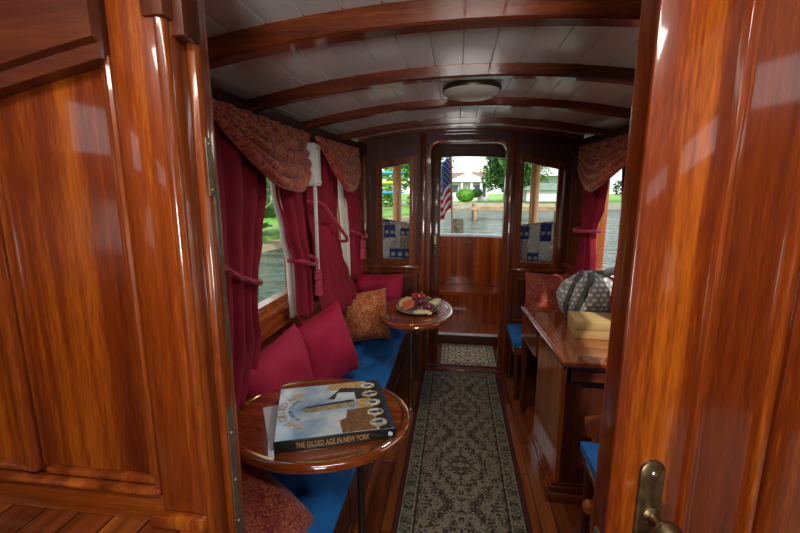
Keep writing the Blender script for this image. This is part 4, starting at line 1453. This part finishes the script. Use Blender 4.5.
# hollow out nothing: the boat floats in it, its floor is above the surface
w = obj('canal_water', g, 'water'); w['kind'] = 'structure'
g = G(); g.box(-160, 160, 37.0, 140, WZ - .02, .32); 
struct('ground', g, 'grass')
g = G(); g.box(-160, 160, 36.6, 37.0, WZ - .3, .38)
struct('wall_seawall', g, 'conc')
# left and right banks
bank = [(-60, 6), (-9, 6.5), (-5.2, 8.4), (-4.6, 13), (-3.3, 20), (-1.9, 24), (-2.4, 37.2), (-60, 37.2)]
g = G(); g.prism(bank, WZ - .05, .08); struct('ground_left', g, 'sand')
g = G(); g.prism([(x - .35, y + .35 if y < 30 else y) for x, y in bank], .08, .22); struct('ground_lawn_left', g, 'grass')

def leaves(g, c, r3, n, size, seed, fl=1.0, shell=.55):
    rr = random.Random(seed)
    lob = [(Vector((rr.gauss(0, .42), rr.gauss(0, .42), rr.gauss(0, .40))), rr.uniform(.35, .6)) for _ in range(14)]
    for i in range(n):
        l, lr = lob[rr.randrange(14)]
        d = Vector((rr.gauss(0, 1), rr.gauss(0, 1), rr.gauss(0, 1))).normalized()
        p = l + d * lr * rr.uniform(shell, 1)
        p = Vector((c[0] + p.x * r3[0], c[1] + p.y * r3[1], c[2] + p.z * r3[2]))
        s = size * rr.uniform(.6, 1.4)
        a = Vector((rr.gauss(0, 1), rr.gauss(0, 1), rr.gauss(0, .6))).normalized()
        b_ = a.cross(Vector((rr.gauss(0, 1), rr.gauss(0, 1), rr.gauss(0, 1)))).normalized()
        V = [g.bm.verts.new(p + a * s * x + b_ * s * y) for x, y in ((-1, 0), (0, -.45), (1, 0), (0, .45))]
        g.bm.faces.new(V)
    return g
def tree(c, h, r3, n, size, seed, label, lm='leaf', name='leafy_tree', group='trees on the far shore'):
    root = thing(name, label, 'tree', c, group)
    g = G(); g.tube(smoothp([Vector(c), Vector((c[0] + .1, c[1], c[2] + h * .3)), Vector((c[0] - .1, c[1], c[2] + h * .65))]), .05 * h ** .6, n=8)
    for k in range(4):
        a = k * 1.6
        g.tube([(c[0], c[1], c[2] + h * .4), (c[0] + math.cos(a) * r3[0] * .5, c[1] + math.sin(a) * r3[1] * .5, c[2] + h * .75)], .03 * h ** .5, n=6)
    obj('trunk', g, 'bark', root)
    obj('foliage', leaves(G(), (c[0], c[1], c[2] + h * .66), r3, n, size, seed), lm, root, sharp=180)
    return root
def tree1(*a, **k):
    r = tree(*a, **k)
    if 'group' in r: del r['group']
    return r
tree1((4.35, 40, .3), 4.9, (1.75, 1.5, 2.5), 6500, .19, 11, 'big green tree on the right in the doorway view', name='leafy_tree')
tree1((6.3, 42.5, .3), 5.0, (2.0, 1.6, 2.2), 2600, .16, 12, 'tree beside the white modern house seen in the right aft window', lm='leaf')
tree1((13.2, 43, .5), 5.0, (2.0, 1.6, 2.2), 2200, .16, 15, 'dark tree right of the white modern house seen in the right aft window', lm='leaf_dark')
for k, (x, y, h) in enumerate(((-4.6, 32, 4.6), (-8.2, 34, 5.6), (-12, 33, 6), (-3.4, 45, 5.5))):
    tree((x, y, .3), h, (2.2, 1.8, 2.5), 3000, .20, 20 + k, 'bright green tree on the far bank behind the left aft window', lm='leaf_bright', group='trees behind the left aft window')
for k, (x, y, h) in enumerate(((-9, 11.5, 4.5), (-10.5, 15.5, 5.5), (-9.5, 20, 6), (-12, 25, 6), (-14, 10, 6), (-17, 16, 6))):
    tree((x, y, .5), h, (2.4, 2.4, 2.9), 1800, .20, 40 + k, 'green shrubby tree on the left bank outside the left windows', lm='leaf_bright' if k % 2 else 'leaf', group='trees on the left bank')
for k, (x, y, h) in enumerate(((20, 42, 5), (25, 43, 6), (31, 42, 6), (38, 44, 7), (46, 42, 7), (56, 44, 7))):
    tree((x, y, .5), h, (2.8, 2.0, 2.6), 1400, .22, 60 + k, 'tree on the far shore outside the right window', lm='leaf_dark' if k % 2 else 'leaf', group='trees outside the right window')
# palm with drooping yellowish fronds near the house
def palm(c, h, n, fl, seed, label, m_='leaf'):
    root = thing('palm_tree', label, 'palm tree', c)
    g = G(); g.tube([(c[0], c[1], c[2]), (c[0] + .1, c[1], c[2] + h * .5), (c[0], c[1], c[2] + h)], .12, n=8); obj('trunk', g, 'bark', root)
    rr = random.Random(seed)
    for k in range(n):
        a = 2 * PI * k / n + rr.uniform(-.2, .2); e = rr.uniform(.2, 1.1)
        pts = [Vector((c[0], c[1], c[2] + h))]
        for s in range(1, 9):
            f = s / 8
            pts.append(Vector((c[0] + math.cos(a) * fl * f * math.cos(e * .6), c[1] + math.sin(a) * fl * f * math.cos(e * .6), c[2] + h + fl * (.55 * e * f - .75 * f * f))))
        g = G()
        side_ = Vector((-math.sin(a), math.cos(a), 0))
        for i in range(len(pts) - 1):
            for sg in (-1, 1):
                p, q = pts[i], pts[i + 1]; w = fl * .26 * math.sin(PI * (i + .7) / 9)
                for f in (0, .5):
                    b0 = p.lerp(q, f); b1 = p.lerp(q, f + .32)
                    tip = b1 + side_ * sg * w + (q - p) * .5 + Vector((0, 0, -.25 * w))
                    g.bm.faces.new([g.bm.verts.new(v) for v in (b0, b1, tip)])
        g.tube(pts, .02, n=4)
        obj('frond', g, m_, root, sharp=180)
    return root
palm((2.7, 51, .3), 3.6, 12, 1.4, 5, 'yellowish palm behind the white gabled house roof', 'cheese')
palm((-5.2, 20.5, .4), 2.9, 12, 1.7, 8, 'palm on the bank seen in the left aft window', 'leaf_bright')

# white gabled house straight behind the doorway
hs = thing('gabled_house', 'white gabled pavilion house with brown roof behind, on the far shore', 'house', (1.2, 46, .3))
g = G(); g.box(-.9, 3.3, 45, 49, .3, 2.3); obj('wall', g, 'stucco', hs)
g = G()
a, b, c = Vector((-1.1, 44.5, 2.35)), Vector((1.15, 44.5, 3.35)), Vector((3.6, 44.5, 2.3))
dy = Vector((0, 1.2, 0))
V = [g.bm.verts.new(v) for v in (a, b, c, a + dy, b + dy, c + dy)]
g.bm.faces.new((V[0], V[1], V[2])); g.bm.faces.new((V[3], V[5], V[4])); g.bm.faces.new((V[0], V[3], V[4], V[1])); g.bm.faces.new((V[1], V[4], V[5], V[2])); g.bm.faces.new((V[0], V[2], V[5], V[3]))
obj('gable', g, 'white_paint', hs)
g = G()
V = [g.bm.verts.new(v) for v in ((-1.8, 45.8, 2.4), (4.3, 45.8, 2.4), (3.8, 48, 3.45), (-1.2, 48, 3.45))]; g.bm.faces.new(V); g.box(-1.8, 4.3, 46, 50, 2.3, 2.42)
g.box(-1.2, 3.8, 47.9, 50, 2.4, 3.44)
obj('roof', g, 'tile', hs)
for x0, x1 in ((-.7, .1), (1.9, 2.3), (2.7, 3.0)):
    g = G(); g.box(x0, x1, 44.94, 45.0, .8 if x0 > 1 else 1.3, 2.0); obj('window', g, 'winglass', hs)
for x in (.5, 1.5, 2.5):
    g = G(); g.box(x - .11, x + .11, 44.6, 44.8, .3, 2.4); obj('column', g, 'white_paint', hs)
def bush(c, r, n, seed, label, m_='leaf_bright'):
    rr = random.Random(seed); g = G()
    g.ball(c, r * .86, 16, (1.15, 1, .85))
    for i in range(n):
        d = Vector((rr.gauss(0, 1), rr.gauss(0, 1), rr.gauss(0, 1))).normalized()
        p = Vector(c) + Vector((d.x * 1.15, d.y, d.z * .85)) * r * rr.uniform(.85, 1.03)
        a = Vector((rr.gauss(0, 1), rr.gauss(0, 1), rr.gauss(0, 1))).normalized(); b_ = a.cross(d).normalized(); s = r * .10
        g.bm.faces.new([g.bm.verts.new(p + a * s * x + b_ * s * y) for x, y in ((-1, 0), (0, -.5), (1, 0), (0, .5))])
    return tag(obj('round_bush', g, m_, sharp=180), label, 'bush')
bush((.85, 42, 1.0), .80, 1500, 2, 'round clipped green bush in front of the white gabled house')
bush((2.0, 43.4, 1.2), .55, 900, 3, 'taller dark shrub right of the round clipped bush', 'leaf')
bush((-.9, 43, .75), .5, 500, 4, 'low shrub left of the gabled house behind the flag', 'leaf')
# white modern house for the right-hand view
hm = thing('modern_house', 'white flat-roofed modern house seen through the right aft window', 'house', (9, 46, .5))
g = G(); g.box(6.4, 12.6, 46, 52, .5, 3.0); g.box(8.2, 13.2, 46.6, 52, 3.0, 5.4); obj('wall', g, 'stucco', hm)
g = G(); g.box(6.0, 13.2, 45.3, 52, 2.95, 3.2); g.box(7.8, 13.8, 46, 52.4, 5.35, 5.6); g.box(8.0, 13.4, 45.4, 45.5, 3.2, 3.8); obj('flat_roof', g, 'white_paint', hm)
for x in (8.7, 10.2, 11.7):
    for z0, z1 in ((1.0, 2.3), (3.7, 4.8)):
        g = G(); g.box(x, x + 1.0, 45.92 if z0 < 2 else 46.52, 46.0 if z0 < 2 else 46.6, z0, z1); obj('window', g, 'winglass', hm)
bh = thing('boat_house', 'low grey-green roofed boathouse on the far shore in the right aft window', 'boathouse', (7.8, 39.5, .5))
g = G(); g.box(6.3, 9.6, 39.2, 41, .5, 1.5); obj('wall', g, 'stucco', bh)
g = G(); V = [g.bm.verts.new(v) for v in ((5.9, 38.9, 1.5), (10, 38.9, 1.5), (9.3, 40.2, 2.15), (6.6, 40.2, 2.15), (5.9, 41.4, 1.5), (10, 41.4, 1.5))]
g.bm.faces.new((V[0], V[1], V[2], V[3])); g.bm.faces.new((V[3], V[2], V[5], V[4])); g.bm.faces.new((V[0], V[3], V[4])); g.bm.faces.new((V[1], V[5], V[2]))
obj('roof', g, 'greenhull', bh)
# buildings beyond the left and right side windows
for k, (x, w_, h_, lb) in enumerate(((22, 6, 3.2, 'pale house on the far shore seen in the right side window'), (33, 8, 4.5, 'taller pale house further right on the far shore'))):
    hh = thing('shore_house', lb, 'house', (x, 47, .5))
    g = G(); g.box(x - w_ / 2, x + w_ / 2, 46, 50, .5, .5 + h_); obj('wall', g, 'stucco', hh)
    g = G(); g.box(x - w_ / 2 - .4, x + w_ / 2 + .4, 45.6, 50.4, .5 + h_, .75 + h_); obj('roof', g, 'tile', hh)
    for q in range(3):
        g = G(); g.box(x - w_ / 2 + .6 + q * w_ / 3, x - w_ / 2 + 1.6 + q * w_ / 3, 45.93, 46, 1.3, 2.5); obj('window', g, 'winglass', hh)

# dock crossing the doorway view
dd = thing('dock', 'weathered wooden dock standing in the canal beyond the stern', 'dock', (2.6, 24, WZ))
g = G(); g.box(.9, 6.0, 22.6, 24.6, .52, .66, bev=.02); obj('deck', g, 'dockwood', dd)
g = G(); g.box(.8, 6.0, 22.55, 22.6, .44, .62); obj('edge_board', g, 'dockwood', dd)
for x in (1.0, 3.3, 5.6):
    for y in (22.7, 24.4):
        g = G(); g.lathe([(.13, 0), (.13, .9)], (x, y, WZ - .05), 12); obj('post', g, 'dockwood', dd)
gw = thing('gangway', 'sloping wooden gangway leading down from the dock', 'gangway', (0, 24.2, WZ))
g = G(); g.tube([(-1.1, 24.0, .18), (.95, 23.6, .55)], .1, sq=(.5, .07)); obj('ramp', g, 'dockwood', gw)
g = G()
for s in (-.28, .28):
    g.tube([(-1.1, 24.0 + s, .45), (.95, 23.6 + s, .85)], .02, n=6)
obj('handrail', g, 'dockwood', gw)
def piling(c, h, r, label):
    g = G(); g.lathe([(r, 0), (r * 1.02, h * .5), (r * .95, h * .97), (r * .8, h), (0, h)], c, 14)
    for v in g.bm.verts:
        v.co += Vector((noise.noise(v.co * 5), noise.noise(v.co * 5 + Vector((9, 0, 0))), 0)) * r * .12
    return tag(obj('piling', g, 'piling'), label, 'piling')
piling((.045, 9.2, WZ - .1), 1.08, .115, 'short weathered piling just behind the boat stern beside the flagstaff')
piling((-3.3, 3.9, WZ - .1), 1.9, .26, 'thick mossy piling outside the first left window')
piling((-2.95, 7.3, WZ - .1), 1.3, .13, 'slim piling standing in the water in the left aft window')
# floating ring in the water outside the left window
g = G(); g.lathe([(.30, 0), (.36, .05), (.42, 0)], (-2.05, 2.7, WZ), 32)
tag(obj('mooring_ring', g, 'pearl'), 'pale ring floating in the water outside the first left window', 'float ring')

# broad banana leaves hanging over the water on the left
bp = thing('banana_plant', 'large-leaved banana plant on the bank outside the first left window', 'plant', (-6.1, 10.6, .3))
rr = random.Random(3)
for k in range(16):
    a = rr.uniform(-2.2, 1.2); base = Vector((-6.1 + rr.uniform(-.5, .5), 10.6 + rr.uniform(-1.3, 1.6), .3))
    L_ = rr.uniform(1.6, 2.5); w_ = rr.uniform(.26, .40)
    g = G(); rows = []
    up_ = rr.uniform(.6, 1.1)
    for i in range(13):
        f = i / 12
        p = base + Vector((math.cos(a) * L_ * f * .7, math.sin(a) * L_ * f * .7, L_ * (up_ * f - .55 * f * f)))
        ww = w_ * math.sin(PI * min(1, f * .95 + .05)) ** .6 * (0.08 if f < .2 else 1)
        s_ = Vector((-math.sin(a), math.cos(a), 0))
        rows.append([p - s_ * ww + Vector((0, 0, -.25 * ww)), p, p + s_ * ww + Vector((0, 0, -.25 * ww))])
    g.grid(rows); obj('banana_leaf', g, 'leaf_bright', bp, sharp=180)
g = G()
for k in range(5):
    x, y = -6.1 + .25 * (k - 2), 10.3 + .5 * (k % 3)
    g.tube([(x, y, .25), (x, y, .9)], .09, n=8)
obj('stem', g, 'leaf', bp)

# kayak rack
kr = thing('kayak_rack', 'wooden rack of kayaks on the bank seen in the left aft window', 'rack', (-5.1, 25.5, .42))
g = G()
for x in (-6.6, -3.6):
    g.box(x - .05, x + .05, 25.3, 25.4, WZ, 2.9); g.box(x - .05, x + .05, 26.2, 26.3, WZ, 2.9)
    for z in (1.15, 1.75, 2.35):
        g.box(x - .04, x + .04, 25.3, 26.3, z - .05, z)
obj('frame', g, 'bark', kr)
for k, (z, m_, lb) in enumerate(((1.15, 'kblue', 'blue kayak on the lowest level of the rack'), (1.75, 'kyellow', 'yellow kayak in the middle of the rack'), (2.35, 'kblue', 'blue kayak on the top level of the rack'))):
    g = G(); rows = []
    for i in range(21):
        f = i / 20; s_ = max(.03, math.sin(PI * f) ** .6)
        rows.append([Vector((-7.1 + 4.0 * f, 25.8 + .30 * s_ * math.cos(a), z + .16 + .14 * s_ * math.sin(a) + .06 * (2 * f - 1) ** 2)) for a in [2 * PI * q / 10 for q in range(10)]])
    V = g.grid(rows, closev=True); g.bm.faces.new(V[0]); g.bm.faces.new(V[-1])
    tag(obj('kayak', g, m_), lb, 'kayak')
# moored white sailboats outside the right window
for k, (x, y, lb) in enumerate(((15.5, 33, 'white moored boat on the far shore in the right side window'), (21, 34, 'second white moored boat, right of the first, outside the right window'))):
    bt = thing('moored_boat', lb, 'boat', (x, y, WZ))
    g = G(); rows = []
    for i in range(15):
        f = i / 14; s_ = (math.sin(PI * min(1, f * .5 + .5))) ** .5 if f > .0 else 1
        rows.append([Vector((x - 2 + 4 * f, y + .7 * s_ * c_, z)) for c_, z in ((-1, .75), (-.8, .1), (0, -.2), (.8, .1), (1, .75))])
    V = g.grid(rows, closev=True); g.bm.faces.new(V[0]); obj('hull', g, 'white_paint', bt)
    g = G(); g.box(x - 1.2, x + .6, y - .45, y + .45, .75, 1.4, bev=.08); obj('cabin', g, 'white_paint', bt)
    g = G(); g.tube([(x - .2, y, 1.2), (x - .2, y, 5.5)], .04, n=6); obj('mast', g, 'steel', bt)

# flag on its staff at the stern
fs = thing('flagstaff', 'slim varnished flagstaff rising from the stern rail', 'flagpole', (-.045, 4.72, 1.0))
g = G(); g.tube([(-.04, 4.74, .98), (-.085, 4.92, 2.05)], .011, n=10); obj('staff', g, 'gold_z', fs)
g = G(); g.lathe([(.022, 0), (.02, .05), (.014, .06), (.014, .08)], (-.04, 4.74, .97), 14); obj('socket', g, 'brass', fs)
g = G(); g.ball((-.085, 4.92, 2.06), .02, 10); obj('truck', g, 'brass', fs)
fl = thing('american_flag', 'red, white and blue stars and stripes flag hanging at the stern', 'flag', (-.16, 4.85, 1.22))
def flagp(u, v):
    # u 0 at the hoist .. 1 fly, v 0 top .. 1 bottom ; cloth droops down as it leaves the staff
    z = 1.90 - .60 * v
    x = -.082 - .012 * 0 + .0 - .30 * u * (1 - .15 * v)
    k = (1.90 - z) / 1.07
    y = 4.90 - .17 * k + .035 * math.sin(u * 15 + v * 2.0) * min(1, u * 5)
    z -= .38 * u * (1 - .15 * v) - 0.02 * math.sin(u * 15) 
    return Vector((x + .045 * k + .012 * math.sin(u * 15 + 1.5), y, z))
def flag_patch(u0, u1, v0, v1, m_, nm, nu_=14, nv_=3, parent=fl):
    g = G(); g.grid([[flagp(u0 + (u1 - u0) * i / nu_, v0 + (v1 - v0) * j / nv_) for j in range(nv_ + 1)] for i in range(nu_ + 1)])
    return obj(nm, g, m_, parent, solid=.0015, sharp=180)
M['flag_red'] = plain('flag_red', (.62, .02, .03), .8, var=.05)
M['flag_white'] = plain('flag_white', (.82, .82, .84), .8, var=.03)
M['flag_blue'] = plain('flag_blue', (.02, .07, .28), .8, var=.08)
for k in range(13):
    v0, v1 = k / 13, (k + 1) / 13
    flag_patch(.4 if k < 7 else 0, 1, v0, v1, 'flag_red' if k % 2 == 0 else 'flag_white', 'red_stripe' if k % 2 == 0 else 'white_stripe', nu_=30, nv_=2)
can = flag_patch(0, .4, 0, 7 / 13, 'flag_blue', 'canton', 18, 10)
rowsn = 9
for r_ in range(rowsn):
    nst = 6 if r_ % 2 == 0 else 5
    for c_ in range(nst):
        u = .4 * ((c_ + .5 + (0 if nst == 6 else .5)) / 6); v = 7 / 13 * (r_ + .7) / (rowsn + .4)
        du = (flagp(u + .004, v) - flagp(u, v)).normalized(); dv = (flagp(u, v) - flagp(u, v + .004)).normalized()
        nrm = du.cross(dv).normalized()
        if nrm.y > 0: nrm = -nrm
        ctr = flagp(u, v) + nrm * .0016
        g = G(); P_ = []
        for q in range(10):
            a = PI / 2 + q * PI / 5; rad = .0115 if q % 2 == 0 else .005
            P_.append(g.bm.verts.new(ctr + du * math.cos(a) * rad + dv * math.sin(a) * rad))
        g.bm.faces.new(P_)
        obj('star', g, 'flag_white', can)

# ================================================================ LIGHT
wd_ = bpy.data.worlds.new('sky'); sc.world = wd_; wd_.use_nodes = True
t = wd_.node_tree; bgn = t.nodes['Background']
tc = t.nodes.new('ShaderNodeTexCoord'); s = t.nodes.new('ShaderNodeSeparateXYZ'); t.links.new(tc.outputs['Generated'], s.inputs[0])
nz = N(t, 'ShaderNodeTexNoise', Scale=2.5, Detail=5.0); t.links.new(tc.outputs['Generated'], nz.inputs[0])
base = ramp(t, s.outputs['Z'], [(0, (.80, .84, .86)), (.25, (.70, .80, .90)), (1, (.42, .58, .80))])
cl_ = ramp(t, nz.outputs[0], [(.45, (0, 0, 0)), (.62, (1, 1, 1))])
t.links.new(mixc(t, cl_, base, (.95, .95, .94)), bgn.inputs[0])
bgn.inputs[1].default_value = 1.0
sun = bpy.data.lights.new('sun', 'SUN'); sun.energy = 2.2; sun.angle = D(2); sun.color = (1, .94, .84)
so = bpy.data.objects.new('sun', sun); COL.objects.link(so)
so.rotation_euler = Vector((.30, -.62, .74)).to_track_quat('Z', 'Y').to_euler()
# added fill lights for cabin and pilothouse, not real lamps
sp = bpy.data.lights.new('dome_fill_light', 'SPOT'); sp.energy = 8; sp.spot_size = D(170); sp.spot_blend = .6; sp.shadow_soft_size = .10; sp.color = (1, .90, .76)  # added cabin fill just under the dome, whose own lamp is unlit
s1 = bpy.data.objects.new('dome_fill_light', sp); COL.objects.link(s1); s1.location = (.055, 1.985, 1.86)
ar = bpy.data.lights.new('pilothouse_fill_light', 'AREA'); ar.shape = 'RECTANGLE'; ar.size = 1.1; ar.size_y = .10; ar.energy = 5.5; ar.color = (1, .95, .88)  # added overhead strip fill, brightens the tops of the near panels; no fixture
s2 = bpy.data.objects.new('pilothouse_fill_light', ar); COL.objects.link(s2); s2.location = (-.08, .08, 1.93)
s2.rotation_euler = (D(12), 0, 0)
a3 = bpy.data.lights.new('rear_fill_light', 'AREA'); a3.shape = 'RECTANGLE'; a3.size = .5; a3.size_y = .35; a3.energy = 5; a3.spread = D(110); a3.color = (1, .97, .93)  # added fill behind the camera for ceiling and beam faces; no console lamp
s3 = bpy.data.objects.new('rear_fill_light', a3); COL.objects.link(s3); s3.location = (.10, -1.4, 1.25)
s3.rotation_euler = Vector((0, -.97, -.24)).to_track_quat('Z', 'Y').to_euler()
sc.view_settings.view_transform = 'Standard'
sc.view_settings.look = 'None'
sc.view_settings.exposure = 1.08
sc.view_settings.gamma = 1
sc.view_settings.use_curve_mapping = False
sc.cycles.use_denoising = True
sc.cycles.max_bounces = 10
sc.cycles.diffuse_bounces = 6
sc.cycles.glossy_bounces = 5
sc.cycles.transparent_max_bounces = 12
sc.cycles.caustics_reflective = False
sc.cycles.caustics_refractive = False
sc.cycles.sample_clamp_indirect = 6
for o_ in bpy.data.objects:
    if '_o' in o_: del o_['_o']
